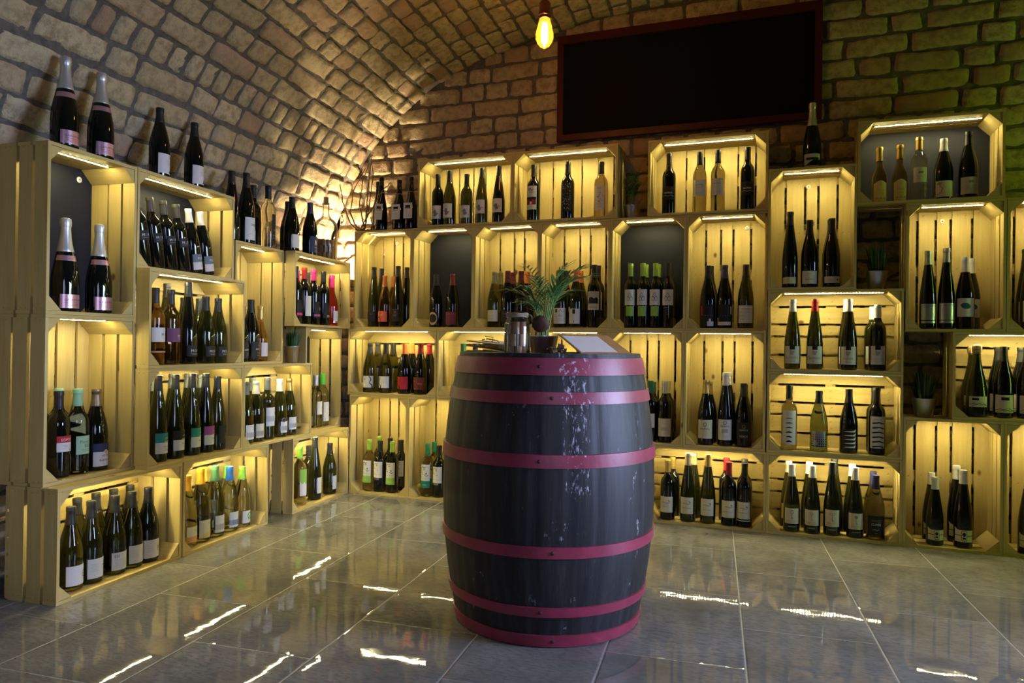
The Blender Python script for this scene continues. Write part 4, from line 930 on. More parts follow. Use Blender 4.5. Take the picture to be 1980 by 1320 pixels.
('P',0.485,0.155,'bor',1.035,'g','white','p4','b',1.00),
('Q',0.103,0.065,'flu',1.154,'k','black','qband','f',0.97),
('Q',0.193,0.065,'bur',1.135,'k','black','bal','f',0.97),
('Q',0.294,0.065,'bur',1.147,'k','black','qband2','f',0.97),
('Q',0.294,0.155,'bur',1.178,'k','black',None,'b',0.97),
('Q^',0.199,0.052,'cha',1.023,'k','silver','diag','f',0.97),
('M',0.100,0.065,'tok',1.059,'a2','gold2','tokl','f',0.97),
('M',0.187,0.065,'tok',1.074,'a2','gold2','tokl','f',0.97),
('M',0.268,0.065,'bor',1.012,'y','gold','m3','f',0.97),
('M',0.369,0.065,'bur',0.979,'k','white','m4','f',0.97),
('M',0.469,0.065,'bur',1.055,'k','black','m5','f',0.97),
('N',0.109,0.065,'cha',1.025,'g','wire','n1','f',0.97),
('N',0.109,0.155,'cha',1.010,'g','wire','n1','b',0.97),
('N',0.214,0.065,'bur',1.091,'k','black','n2','f',0.97),
('N',0.213,0.155,'bur',1.084,'k','black','n2','b',0.97),
('N',0.305,0.065,'bur',1.083,'k','black','n2','f',0.97),
('N',0.304,0.155,'bur',1.083,'k','charcoal','n2','b',0.97),
('K',0.102,0.065,'flu',1.111,'k','silver','kgrey','f',0.94),
('K',0.177,0.065,'flu',1.142,'k','silver','kgrey','f',0.94),
('K',0.253,0.065,'bur',1.132,'k','white','keye','f',0.94),
('K',0.295,0.155,'bur',1.136,'k','white','keye','b',0.94),
('K2',0.105,0.065,'flu',1.113,'k','black','plainl','f',1.00),
('K2',0.112,0.155,'flu',1.128,'k','black','plainl','b',1.00),
('L1',0.101,0.065,'bor',1.036,'k','black','heart','f',0.94),
('L1',0.178,0.065,'bur',1.103,'g','black','heart','f',0.94),
('L1',0.289,0.065,'bor',0.997,'g','black','hearts','f',0.94),
('L1',0.385,0.065,'flu',0.987,'g','black','heartr','f',0.94),
('L1',0.492,0.065,'flu',1.002,'k','black','heartr','f',0.94),
('L2',0.104,0.065,'bor',1.071,'k','black','l2a','f',1.00),
('L2',0.305,0.065,'bor',1.077,'k','black','l2b','f',1.00),
('L2',0.496,0.065,'bor',1.029,'y2','black','l2c','f',1.00),
('L3',0.101,0.065,'bor',1.082,'k','black','hal','f',0.94),
('L3',0.260,0.065,'bor',1.065,'y','black','halw','f',0.94),
('L3',0.352,0.065,'bor',1.076,'y','black','halw','f',0.94),
('L3',0.499,0.065,'bor',1.086,'k','black','hal','f',0.94),
('G1^',0.153,0.052,'cha2',1.098,'k','black','tag','f',0.94),
('G1^',0.072,0.150,'cha2',1.101,'k','black',None,'b',0.94),
('G1^',0.278,0.052,'cha2',1.025,'k','black','tag','f',0.94),
('G1^',0.359,0.052,'cha2',1.063,'k','black','tag','f',0.94),
]
def where(key,row):
    c=CRATES[key.rstrip('^')]
    return ('on top of the '+c[6]) if key.endswith('^') else ('in the '+c[6])
def look(r):
    lab=LABELS[r[7]][5] if r[7] and r[7]!='tag' else ('hanging tag' if r[7]=='tag' else '')
    g=GNAME[r[5]]; cp=CNAME[r[6]]
    return cp,g,lab
# ordinal, counted from the room's corner, among look-alikes of one crate
def from_corner(r):
    c=CRATES[r[0].rstrip('^')]; return -r[1] if c[0]=='L' else r[1]
fam={}
for r in ROWS: fam.setdefault((r[0],look(r),r[8] if r[8] in 'b' else 'f'),[]).append(r)
for k in fam: fam[k].sort(key=from_corner)
TAGM=None
for r in ROWS:
    key,u,dep,ty,sc,gl,cp,lab,row,ws=r
    c=CRATES[key.rstrip('^')]; p,rz=frame(c); o=c[3]; top=key.endswith('^')
    z=(DIM[o][1] if top else .0122)+.0003
    M=Matrix.Rotation(rz,4,'Z'); pos=p+M@Vector((u,dep,z))
    cn,gn,ln=look(r); F=fam[key,look(r),row if row in 'b' else 'f']
    place=where(key,row); short=c[6]
    s=cn+' capped '+gn+' bottle'
    if ln: s+=', '+ln
    more=[]
    if len(F)>1: more.append(ORD[F.index(r)]+' from corner')
    if row=='b': more.append('back row')
    s+=(', '+', '.join(more) if more else '')+', '+('on ' if top else 'in ')+short
    if len(s.replace('-',' ').split())>16: print('LONG',s)
    nm='sparkling_wine_bottle' if ty=='cha' else 'wine_bottle'
    jr=random.Random(int(u*1000)*131+int(dep*1000)*7+ord(key[0]))
    rot=rz+jr.uniform(-.10,.10)
    b=thing(nm,s,'bottle',pos,rot,'bottles '+('on ' if top else 'in ')+short)
    b.scale=(ws,ws,sc)
    if key=='S':
        a=math.radians(-9.5); b.rotation_mode='QUATERNION'
        b.rotation_quaternion=(Matrix.Rotation(rz,4,'Z')@Matrix.Rotation(a,4,'Y')).to_quaternion()
        b.location=pos+Vector((0,0,.0395*ws*math.sin(-a)))
    ob('bottle_glass',body_mesh(ty,gl),b)
    if (ty,cp) not in CAPM: CAPM[ty,cp]=cap_mesh(ty,cp)
    ob('cork' if cp=='wire' else 'capsule',CAPM[ty,cp],b)
    if lab=='tag':
        if TAGM is None:
            R0=.0445; mb=MB(); mb.box(-.030,.030,-R0-.0012,-R0,.060,.148,2); mb.box(-.017,.017,-R0-.0018,-R0-.0012,.112,.134,2,1); mb.box(-.014,.014,-R0-.0022,-R0-.0018,.115,.119,2,0)
            for i in range(5): mb.box(-.016,.016,-R0-.0016,-R0-.0012,.068+i*.007,.0686+i*.007,2,2)
            TAGM=mb.mesh('paper_tag',[pm('w'),pm('k'),pm('lg')])
            mb=MB(); mb.tube([(0,-R0-.001,.146),(.004,-.040,.165),(.002,-.030,.190),(.0,-.0215,.214)],.0009,5)
            mb.tube([(.0212*math.cos(k*PI/8-PI/2),.0212*math.sin(k*PI/8-PI/2),.214) for k in range(17)],.001,5); TAGS=mb.mesh('tag_string',plain('white_string',(.6,.57,.5),.8))
        tg=ob('paper_tag',TAGM,b,(0,0,.0),(0,jr.uniform(-.05,.10),0)); ob('tag_string',TAGS,tg)
    elif lab:
        pap,pr,nb=label_meshes(lab,ty)
        lo=ob('label',pap,b)
        if pr: ob('label_print',pr,lo)
        if nb: ob(LABELS[lab][6][4],nb,b)

# ------------------------------------------------------------------ the barrel
BX,BY=1.7246,-1.4197
def rb(z):   # outside radius of the barrel
    t=(z-.4455)/.4455; return .3605-.0535*abs(t)**2.0
def barrelmat():
    m,t,b=nt('weathered_black_oak'); tc=t.nodes.new('ShaderNodeTexCoord'); o=tc.outputs['Object']
    n=NOISE(t,MAP(t,o,(30,30,2.2)),1,5,.65); n2=NOISE(t,MAP(t,o,(90,90,5)),1,3,.6)
    c=RAMP(t,n.outputs[0],[(.32,(.006,.0055,.006)),(.5,(.013,.012,.0125)),(.72,(.030,.027,.028))])
    c=MIX(t,RAMP(t,n2.outputs[0],[(.60,(0,0,0)),(.75,(.6,.6,.6))]),c,(.038,.035,.038))
    # pale paint splashes and scuffs
    s=NOISE(t,MAP(t,o,(26,26,15)),1,5,.75); s2=NOISE(t,MAP(t,o,(5,5,3.4),(3.1,1.7,.4)),1,2)
    k=MATH(t,'MULTIPLY',RAMP(t,s.outputs[0],[(.615,(0,0,0)),(.67,(1,1,1))]),RAMP(t,s2.outputs[0],[(.52,(0,0,0)),(.66,(1,1,1))]))
    sp=t.nodes.new('ShaderNodeSeparateXYZ'); L(t,o,sp.inputs[0])
    # one streak of splashed lime down the front
    sx=MATH(t,'LESS_THAN',MATH(t,'ABSOLUTE',MATH(t,'SUBTRACT',MATH(t,'ADD',MATH(t,'MULTIPLY',sp.outputs[0],.94),MATH(t,'MULTIPLY',sp.outputs[1],.34)),-.035)),.042)
    s3=NOISE(t,MAP(t,o,(75,75,22)),1,5,.75)
    st=MATH(t,'MULTIPLY',MATH(t,'MULTIPLY',sx,MATH(t,'GREATER_THAN',sp.outputs[2],.47)),RAMP(t,s3.outputs[0],[(.56,(0,0,0)),(.64,(1,1,1))]))
    k=MATH(t,'MAXIMUM',k,st)
    c=MIX(t,k,c,(.44,.40,.46)); L(t,c,b.inputs['Base Color'])
    b.inputs['Roughness'].default_value=.55; b.inputs['Specular IOR Level'].default_value=.4
    BUMP(t,b,n.outputs[0],.5,.003); return m,s3
M_OAK,_=barrelmat()
def hoopmat():
    m,t,b=nt('worn_red_hoop_paint'); tc=t.nodes.new('ShaderNodeTexCoord'); o=tc.outputs['Object']
    n=NOISE(t,o,14,4,.6); n2=NOISE(t,MAP(t,o,(60,60,40)),1,4,.7)
    c=RAMP(t,n.outputs[0],[(.3,(.20,.020,.042)),(.7,(.29,.034,.066))])
    sp=t.nodes.new('ShaderNodeSeparateXYZ'); L(t,o,sp.inputs[0])
    sx=MATH(t,'LESS_THAN',MATH(t,'ABSOLUTE',MATH(t,'SUBTRACT',MATH(t,'ADD',MATH(t,'MULTIPLY',sp.outputs[0],.94),MATH(t,'MULTIPLY',sp.outputs[1],.34)),-.03)),.05)
    st=MATH(t,'MULTIPLY',MATH(t,'MULTIPLY',sx,MATH(t,'GREATER_THAN',sp.outputs[2],.5)),RAMP(t,n2.outputs[0],[(.56,(0,0,0)),(.62,(1,1,1))]))
    c=MIX(t,st,c,(.50,.42,.50)); c=MIX(t,RAMP(t,n2.outputs[0],[(.68,(0,0,0)),(.74,(.7,.7,.7))]),c,(.10,.02,.03))
    L(t,c,b.inputs['Base Color']); b.inputs['Roughness'].default_value=.42; b.inputs['Specular IOR Level'].default_value=.5
    BUMP(t,b,n2.outputs[0],.3,.002); return m
M_HOOP=hoopmat()
bar=thing('wine_barrel','dark oak wine barrel with six red hoops, standing in the middle of the tiled floor','barrel',(BX,BY,0),.3)
mb=MB(); seg=168; prof=[(.295,.004)]+[(rb(z),z) for z in [.004+.0443*i for i in range(20)]]+[(rb(.885),.8895),(.292,.8905),(.288,.868),(.0,.868)]
gap={}
rr=random.Random(4); a=0; marks=[]
while a<seg-3: marks.append(a); a+=rr.choice((6,7,8,9))
mset=set(marks)
def stave(a,z):
    i=int(round(a/(2*PI)*seg))%seg
    k=1.0
    if i in mset: k-=.0075
    h=max([m for m in marks if m<=i] or [0]); k+=.004*noise.noise((h*.77,z*2.2,.5))
    if z>.885: k+=.0
    return k
mb.lathe(prof,seg,cap=True,rfun=stave)
ob('stave_body',smooth_by_angle(mb.mesh('stave_body',M_OAK),.5),bar)
hd=MB(); hd.lathe([(0,.8684),(.2878,.8684),(.2878,.8686),(0,.8696)],48,cap=False); ob('barrel_head',hd.mesh('barrel_head',plain('red_stained_head',(.16,.035,.03),.5)),bar)
hw=MB()
for hi,(z0,z1) in enumerate(((.823,.877),(.737,.775),(.549,.590),(.281,.317),(.098,.130),(.003,.041))):
    mb=MB(); e=.0055
    P=[(rb(z0)-.004,z0),(rb(z0)+e,z0+.0008)]+[(rb(z0+(z1-z0)*k/4)+e,z0+(z1-z0)*k/4) for k in(1,2,3)]+[(rb(z1)+e,z1-.0008),(rb(z1)-.004,z1)]
    mb.lathe(P,96,cap=False,rfun=lambda a,z:1+.0015*noise.noise((a*1.3,z,hi)))
    h=ob('barrel_hoop',smooth_by_angle(mb.mesh('barrel_hoop',M_HOOP),.6),bar); h['label']='red painted iron hoop'
    rv=MB(); n0=len(rv.v); rv.lathe([(.006,0),(.005,.002),(0,.003)],10)
    zz=(z0+z1)/2; an=-PI/2-.3+(.21 if hi%2==0 else .32)+hi*.01
    R_=rb(zz)+e
    q=ob('rivet',rv.mesh('rivet',plain('dark_rivet',(.06,.02,.025),.5,.3)),h,(R_*math.cos(an),R_*math.sin(an),zz),(0,PI/2,an))
# things on the barrel; ZT is the top of the staves, things stand on the chime-level boards or the head
ZT=.8905; ZH=.8697
def on(dx,dy): return (BX+dx,BY+dy)
# jar of corks -------------------------------------------------------
M_JAR=clear('clear_jar_glass',(.93,.95,.93)); M_CORK=wood('speckled_cork',(.56,.34,.20),(.30,.15,.09),.8,False)
M_TWINE=plain('jute_twine',(.27,.20,.12),.9)
def shell(name,outer,thick,seg=36,mat=None):
    mb=MB(); inner=[(max(0,r-thick),z+(thick if i==0 else 0)) for i,(r,z) in enumerate(outer)]
    mb.lathe(outer+list(reversed(inner)),seg,cap=False); return mb.mesh(name,mat,True)
JX,JY,JZ=1.690,-1.655,.8697
jar=thing('glass_jar','lidless glass jar full of wine corks, twine round its neck, standing on the barrel','jar',(JX,JY,JZ))
ob('jar_glass',shell('jar_glass',[(.0,.0),(.036,0),(.0405,.004),(.0415,.012),(.0415,.100),(.040,.112),(.0345,.124),(.0325,.128),(.0325,.131),(.0345,.133),(.0345,.146),(.0330,.149)],.0022,mat=M_JAR),jar)
mb=MB()
for k in range(4): mb.tube([(.0352*math.cos(a*PI/12),.0352*math.sin(a*PI/12),.1335+.0034*k+.001*math.sin(a*1.3+k)) for a in range(25)],.0019,6)
mb.tube([(.035,.004,.140),(.043,.006,.139),(.048,.004,.128),(.0495,.002,.116)],.0022,6); mb.tube([(.034,.008,.142),(.045,.012,.135),(.050,.010,.122),(.052,.006,.112)],.0022,6)
ob('twine',mb.mesh('twine',M_TWINE,True),jar)
mb=MB(); mb.lathe([(0,-.014),(.014,-.013),(.024,-.009),(.0285,0),(.024,.009),(.014,.013),(0,.014)],28,rfun=lambda a,z:1+.04*math.cos(a*14))
wk=ob('wicker_ornament',mb.mesh('wicker_ornament',wood('dark_wicker',(.09,.036,.02),(.035,.014,.009),.7,False),True),jar,(.074,.012,.112),(PI/2+.35,.1,.25)); wk['label']='brown wicker ornament tied on with twine'
ck=MB(); ck.lathe([(.0105,0),(.0116,.0012),(.0116,.0368),(.0105,.038)],16); CKM=ck.mesh('wine_cork',M_CORK); smooth_by_angle(CKM,.6)
rr=random.Random(9)
for lay in range(3):
    for k in range(7):
        a=2*PI*k/6+lay*.35; r=0 if k==6 else .0246
        c=ob('wine_cork',CKM,None,(JX+r*math.cos(a),JY+r*math.sin(a),JZ+.0027+lay*.0386),(0,0,rr.uniform(0,6)))
        tag(c,'used wine cork standing in the twine-necked jar on the barrel','cork','corks in the jar on the barrel')
# metal pots and plants ----------------------------------------------
def zinc():
    m,t,b=nt('brushed_zinc'); b.inputs['Base Color'].default_value=(.55,.55,.54,1); b.inputs['Metallic'].default_value=1; b.inputs['Roughness'].default_value=.30
    tc=t.nodes.new('ShaderNodeTexCoord'); n=NOISE(t,MAP(t,tc.outputs['Object'],(20,20,300)),1,2); BUMP(t,b,n.outputs[0],.08,.001); return m
M_ZINC=zinc(); M_SOIL=plain('dark_potting_soil',(.025,.018,.012),.95)
def leafmat(name,a,bc):
    m,t,b=nt(name); g=t.nodes.new('ShaderNodeNewGeometry'); L(t,RAMP(t,g.outputs['Random Per Island'],[(0,a),(1,bc)]),b.inputs['Base Color'])
    b.inputs['Roughness'].default_value=.45; b.inputs['Specular IOR Level'].default_value=.4; return m
M_GRASS=leafmat('dark_grass_blades',(.018,.055,.014),(.045,.11,.028)); M_PALM=leafmat('palm_leaflets',(.035,.12,.025),(.09,.24,.05)); M_STEM=plain('palm_stem_green',(.14,.26,.06),.5)
def pot_meshes(R,H):
    b=MB(); b.lathe([(0,.0),(R*.70,0),(R*.72,.004),(R*.74,.006),(R*.97,H-.006),(R*1.0,H-.004),(R*1.0,H),(R*.95,H),(R*.94,H-.012),(0,H-.012)],40,cap=False)
    s=MB(); s.lathe([(R*.925,H-.0118),(R*.5,H-.008),(0,H-.007)],24,cap=False,rfun=lambda a,z:1)
    return smooth_by_angle(b.mesh('metal_pot',M_ZINC),.8),s.mesh('soil',M_SOIL,True)
def blade(mb,p,d,length,wid,droop,n=6,side=None):
    p=Vector(p); d=Vector(d).normalized(); s=side or d.cross(Vector((0,0,1)))
    if s.length<1e-3: s=Vector((1,0,0))
    s=Vector(s).normalized(); b=len(mb.v)
    for i in range(n+1):
        t=i/n; w=wid*(math.sin(PI*min(1,.18+.82*t))**.8 if t<1 else .02)
        q=p.copy(); mb.v+= [tuple(q-s*w/2),tuple(q+s*w/2)]
        d=(d+Vector((0,0,-droop/n))).normalized(); p=p+d*(length/n)
    for i in range(n): mb.quad((b+2*i,b+2*i+1,b+2*i+3,b+2*i+2))
def grass_mesh(R,H,hh,n,seedv):
    rr=random.Random(seedv); mb=MB()
    for _ in range(n):
        a=rr.uniform(0,2*PI); r=R*.62*math.sqrt(rr.random()); tilt=rr.uniform(.04,.26)*(r/(R*.62)+.3); a2=a+rr.uniform(-.5,.5)
        d=(math.cos(a2)*tilt,math.sin(a2)*tilt,1); blade(mb,(r*math.cos(a),r*math.sin(a),H-.010),d,hh*rr.uniform(.55,1.05),rr.uniform(.004,.008),rr.uniform(.05,.55),5,Vector((math.cos(a2+1.2),math.sin(a2+1.2),0)))
    return mb.mesh('grass_blades',M_GRASS,True)
def grass_pot(loc,R,H,hh,n,sd,label):
    t=thing('potted_grass',label,'plant',loc,0,'potted grass tufts in metal pots'); a,b=pot_meshes(R,H); ob('metal_pot',a,t); ob('soil',b,t); ob('grass_blades',grass_mesh(R,H,hh,n,sd),t)
grass_pot((2.900,.085,1.2025),.050,.090,.150,110,1,'grass tuft in a zinc pot in the niche beside the narrow cream band labels')
grass_pot((3.108,.085,.6015),.0545,.088,.150,130,2,'grass tuft in a zinc pot in the dark niche beside the graphic label crate')
ppos=Vector((0,0,0))+E_*-.474-NL*.10
grass_pot((ppos.x,ppos.y,.8005),.0445,.092,.098,150,3,'grass tuft in a zinc pot wedged between side wall crates, below the pink capsules')
def palm(loc,R,H,hh,fr,sd,label,spread=.8,lw=.010):
    rr=random.Random(sd); t=thing('potted_palm',label,'plant',loc,0,'potted parlour palms'); a,b=pot_meshes(R,H); ob('metal_pot',a,t); ob('soil',b,t)
    st=MB(); lf=MB()
    for k in range(fr):
        a=2*PI*k*.382+rr.uniform(-.3,.3); up=rr.choice((.66,.74,.82,.92,1.0)); L_=hh*up; out=spread*rr.uniform(.35,1)*(1.25-.6*up)
        r0=R*.30*math.sqrt(rr.random()); p=Vector((r0*math.cos(a),r0*math.sin(a),H-.010)); d=Vector((math.cos(a)*out*.12,math.sin(a)*out*.12,1)).normalized(); pts=[p.copy()]; dirs=[]
        for i in range(16):
            tt=i/16; d=(d+Vector((math.cos(a),math.sin(a),0))*out*(.02+.42*tt*tt)+Vector((0,0,-.10*tt*tt*out))).normalized(); p=p+d*(L_*1.08/16); pts.append(p.copy()); dirs.append(d.copy())
        st.tube(pts,[.0020-.0013*i/16 for i in range(17)],5)
        for i in range(8,17,1 if lw<.0078 else 2):
            d=dirs[i-1]; sv=Vector((math.cos(a+PI/2),math.sin(a+PI/2),0))
            for sg in (-1,1):
                ld=(d*.85+sv*sg*rr.uniform(.55,.95)+Vector((0,0,rr.uniform(-.05,.25)))).normalized()
                tt=(i-8)/8; ll=hh*.27*(1-.5*abs(tt-.4))*rr.uniform(.85,1.1)
                blade(lf,pts[i],ld,ll,lw*rr.uniform(.8,1.2),rr.uniform(.25,.7),5)
        blade(lf,pts[-1],dirs[-1],hh*.2,lw,.3,5)
    ob('palm_stems',st.mesh('palm_stems',M_STEM,True),t); ob('palm_fronds',lf.mesh('palm_fronds',M_PALM,True),t)
palm((1.745,-1.555,.8697),.049,.076,.245,17,44,'bushy green palm in a grey metal pot standing on the barrel',1.6,.0062)
palm((1.700,.115,1.6028),.048,.078,.165,12,31,'small shaded palm in a zinc pot between two top crates of the end wall',.35,.008)
# clipboards ----------------------------------------------------------
M_BOARD=wood('brown_clipboard_hardboard',(.34,.15,.055),(.24,.095,.035),.5,False)
def papermat():
    m,t,b=nt('leaf_patterned_paper'); tc=t.nodes.new('ShaderNodeTexCoord')
    w=t.nodes.new('ShaderNodeTexWave'); w.wave_type='RINGS'; w.inputs['Scale'].default_value=26; w.inputs['Distortion'].default_value=5; w.inputs['Detail'].default_value=1; w.inputs['Detail Scale'].default_value=1.2
    L(t,tc.outputs['Object'],w.inputs['Vector']); L(t,RAMP(t,w.outputs['Fac'],[(.36,(.60,.53,.51)),(.47,(.34,.23,.16)),(.58,(.60,.53,.51))]),b.inputs['Base Color']); b.inputs['Roughness'].default_value=.6; return m
M_PAPER=papermat(); M_BRASS=plain('brass_clip',(.75,.55,.14),.25,1)
def clipboard(loc,rz,w,h,label,tilt,clip,curl,ry):
    t=thing('clipboard',label,'clipboard',loc,rz,'clipboards on the barrel'); t.rotation_euler=(tilt,ry,rz)
    mb=MB(); mb.box(-w/2,w/2,-h/2,h/2,0,.003,1); ob('hardboard',mb.mesh('hardboard',M_BOARD),t)
    mb=MB(); n=10
    for i in range(n+1):
        x=w/2*.94-w*.90*i/n; z=.0034+curl*max(0,(i-2)/8)**1.7
        for j in range(5): mb.v.append((x,-h/2*.94+h*(.72 if curl==0 else .90)*j/4,z+curl*.25*max(0,(i-2)/8)*math.sin(j*.9)))
    for i in range(n):
        for j in range(4): mb.quad((5*i+j,5*i+j+1,5*i+6+j,5*i+5+j))
    ob('paper_sheet',mb.mesh('paper_sheet',M_PAPER,True),t)
    if clip:
        mb=MB(); mb.box(-.035,.035,h/2-.016,h/2+.002,.0078,.010,0); mb.tube([(-.035,h/2-.016,.011),(-.02,h/2-.022,.0125 if clip<2 else .017),(.02,h/2-.022,.0125 if clip<2 else .017),(.035,h/2-.016,.011)],.0022,6); mb.tube([(-.012,h/2-.006,.010),(-.016,h/2-.004,.0125 if clip<2 else .026),(.016,h/2-.004,.0125 if clip<2 else .026),(.012,h/2-.006,.010)],.0018,6)
        ob('clip',mb.mesh('clip',M_BRASS),t)
def rimboard(phi,w,h,k,label,curl,clip):
    """a board lying with its outer edge on the barrel's rim and its inner edge dropped on the head"""
    cs=Vector((math.cos(phi),math.sin(phi),0)); inner=.262-w; tl=math.asin((ZT-ZH)/w)
    mid=(inner+.262)/2
    clipboard((BX+cs.x*mid,BY+cs.y*mid,(ZT+ZH)/2+.0012+k*.0170),phi,w,h,label,0,clip,curl,-tl)
clipboard((1.914,-1.542,.9185),math.radians(-37.7),.13,.20,'small clipboard with leaf patterned paper, leaning from barrel rim onto the palm pot',0,False,.0,math.radians(26))
rimboard(math.radians(184),.175,.25,0,'lowest of the three clipped clipboards stacked behind the cork jar',.004,True)
rimboard(math.radians(178),.175,.25,1,'middle one of the three clipped clipboards stacked behind the cork jar',.004,True)
rimboard(math.radians(171),.175,.25,2,'topmost of the three clipped clipboards stacked behind the cork jar',.004,2)

# glass bowl of bark chips ------------------------------------------------
GX,GY,GZ=1.822,-1.655,.8697
bowl=thing('glass_bowl','small clear glass bowl of bark chips in front of the palm pot on the barrel','bowl',(GX,GY,GZ))
ob('bowl_glass',shell('bowl_glass',[(0,0),(.020,0),(.024,.004),(.031,.030),(.033,.036)],.002,28,M_JAR),bowl)
rr=random.Random(5); M_BARK=wood('bark_chip_wood',(.42,.26,.15),(.20,.10,.05),.8,False)
for k,(x,y,z,a) in enumerate(((-.012,-.004,.004,.3),(.010,-.008,.004,1.2),(.0,.012,.005,2.2),(-.006,-.004,.021,.9),(.011,.008,.022,2.6),(.014,-.008,.030,.1))):
    bm=bmesh.new(); bmesh.ops.create_cube(bm,size=1)
    for v in bm.verts: v.co=Vector((v.co.x*.022*rr.uniform(.6,1.2),v.co.y*.010*rr.uniform(.6,1.3),(v.co.z+.5)*.016*rr.uniform(.7,1.35)))
    bmesh.ops.subdivide_edges(bm,edges=bm.edges[:],cuts=2,use_grid_fill=True)
    for v in bm.verts: v.co+=noise.noise_vector(v.co*160+Vector((k*3,0,0)))*.0016
    me=bpy.data.meshes.new('bark_chip'); bm.to_mesh(me); bm.free(); me.uv_layers.new(name='UVMap'); me.materials.append(M_BARK)
    c=ob('bark_chip',me,None,(GX+x,GY+y,GZ+z),(rr.uniform(-.2,.2),rr.uniform(-.2,.2),a)); tag(c,'rough brown bark chip lying in the small glass bowl on the barrel','bark chip','bark chips in the glass bowl')

# ------------------------------------------------------------------ demijohn of corks on the side wall crates
dp=Vector((0,0,0))+E_*-.1165-NL*.112
DX,DY,DZ=dp.x,dp.y,1.4026
dj=thing('demijohn','big clear glass bottle half full of corks, cork in its neck, by the lit corner','bottle',(DX,DY,DZ))
ob('demijohn_glass',shell('demijohn_glass',[(0,.006),(.050,.0),(.066,.004),(.0695,.014),(.0695,.205),(.066,.225),(.052,.245),(.034,.258),(.024,.270),(.0200,.290),(.0190,.335),(.0215,.338),(.0215,.350),(.0190,.352)],.003,40,M_JAR),dj)
ob('bottle_stopper',CKM,dj,(0,0,.338),(0,0,0),(1.25,1.25,1.25))
rr=random.Random(2); n=0
for lay in range(3):
    for r,m in ((0,1),(.0250,6),(.0505,12)):
        for k in range(m):
            if lay==2 and rr.random()<.35: continue
            a=2*PI*k/m+lay*.2+r*9
            c=ob('wine_cork',CKM,None,(DX+r*math.cos(a),DY+r*math.sin(a),DZ+.0100+lay*.0387),(0,0,rr.uniform(0,6))); tag(c,'used wine cork standing inside the big glass bottle by the lit corner','cork','corks in the big glass bottle')

# ------------------------------------------------------------------ dried vine in the corner
M_VINE=wood('dry_vine_bark',(.20,.115,.06),(.10,.055,.03),.85,False)
vn=thing('dried_vine','dried bare vine branch with thin twigs, standing in the brightly lit corner','vine',(0.03,.085,1.6035))
def wob(P,sd,amp=.006,n=5):
    rr=random.Random(sd); out=[]
    for a,b in zip(P,P[1:]):
        for k in range(n):
            t=k/n; q=Vector(a).lerp(Vector(b),t)+Vector((rr.uniform(-1,1),rr.uniform(-1,1),rr.uniform(-1,1)))*amp*.5; out.append(q)
    out.append(Vector(P[-1])); return out
def twig(P,r0,r1,sd):
    pts=wob([(x,y,z-1.605) for x,y,z in P],sd); mb=MB(); n=len(pts); rs=[(r0+(r1-r0)*i/(n-1))*(1.45 if i%6==3 else 1) for i in range(n)]
    mb.tube([(p.x,p.y,p.z) for p in pts],rs,7); return mb.mesh('twig',M_VINE,True)
for i,(P,r0,r1) in enumerate([
 ([(.01,.01,1.614),(-.05,.0,1.622),(-.114,.02,1.667),(-.165,.05,1.755),(-.175,.03,1.80),(-.192,.02,1.92)],.006,.0022),
 ([(.0,.0,1.618),(-.068,.01,1.648),(-.115,.02,1.739),(-.112,.05,1.88),(-.051,.09,2.028)],.005,.002),
 ([(.0,.0,1.64),(-.03,.02,1.72),(-.063,.04,1.801),(-.054,.07,1.947),(-.02,.09,2.06)],.0045,.002),
 ([(.0,.01,1.63),(.0,.03,1.70),(.014,.04,1.78),(.024,.06,1.99),(-.01,.09,2.09)],.0045,.002),
 ([(.0,.02,1.63),(-.004,.04,1.80),(-.004,.06,1.95),(-.007,.09,2.11)],.004,.0016),
 ([(.0,.02,1.618),(.02,-.06,1.618),(.08,-.085,1.69),(.135,-.09,1.765),(.187,-.09,1.84),(.235,-.085,1.88)],.005,.002),
 ([(.005,.02,1.612),(.03,.035,1.62),(.055,.01,1.645),(.03,.03,1.70)],.007,.0025)]):
    ob('twig',twig(P,r0,r1,i+3),vn)
mb=MB(); mb.tube(wob([(-.05,-.02,.010),(-.015,.0,.014),(.02,.015,.012),(.055,.0,.010)],5,.008,6),[.008]*19,8); mb.tube(wob([(-.02,.03,.010),(.0,.0,.02),(.02,-.03,.012)],8,.006,6),[.007]*13,8)
ob('vine_stump',mb.mesh('vine_stump',M_VINE,True),vn)
vb=thing('vine_branch','thick dry vine branch poking out between the corner crates in front of the glow','branch',(-.06,.12,1.40))
mb=MB(); mb.tube(wob([(-.075,.02,.025),(-.035,-.0,.04),(-.0,-.02,.055),(.045,-.005,.11)],4,.012,5),[.011,.012,.011,.012,.010,.011,.010,.012,.010,.009,.010,.009,.009,.008,.008,.007],9)
ob('branch_wood',mb.mesh('branch_wood',M_VINE,True),vb)

# ------------------------------------------------------------------ lamps
def amberglass():
    m=clear('amber_bulb_glass',(1.0,.66,.30),.03); t=m.node_tree; out=t.nodes['Material Output']; src=out.inputs[0].links[0].from_socket
    tl=t.nodes.new('ShaderNodeBsdfTranslucent'); tl.inputs[0].default_value=(.9,.32,.04,1)
    mx=t.nodes.new('ShaderNodeMixShader'); mx.inputs[0].default_value=.10; L(t,src,mx.inputs[1]); L(t,tl.outputs[0],mx.inputs[2]); L(t,mx.outputs[0],out.inputs[0]); return m
up=thing('corner_uplight','small uplight fixed behind the corner crates, washing the brick corner with warm light','lamp',(-.135,.180,1.32))
mb=MB(); mb.lathe([(0,-.05),(.030,-.05),(.034,-.045),(.034,.0),(.030,.0),(.030,-.006),(0,-.006)],24,cap=False); mb.box(-.008,.008,.02,.088,-.035,-.02,1); ob('lamp_body',mb.mesh('lamp_body',plain('black_lamp_metal',(.02,.02,.02),.4,.5)),up)
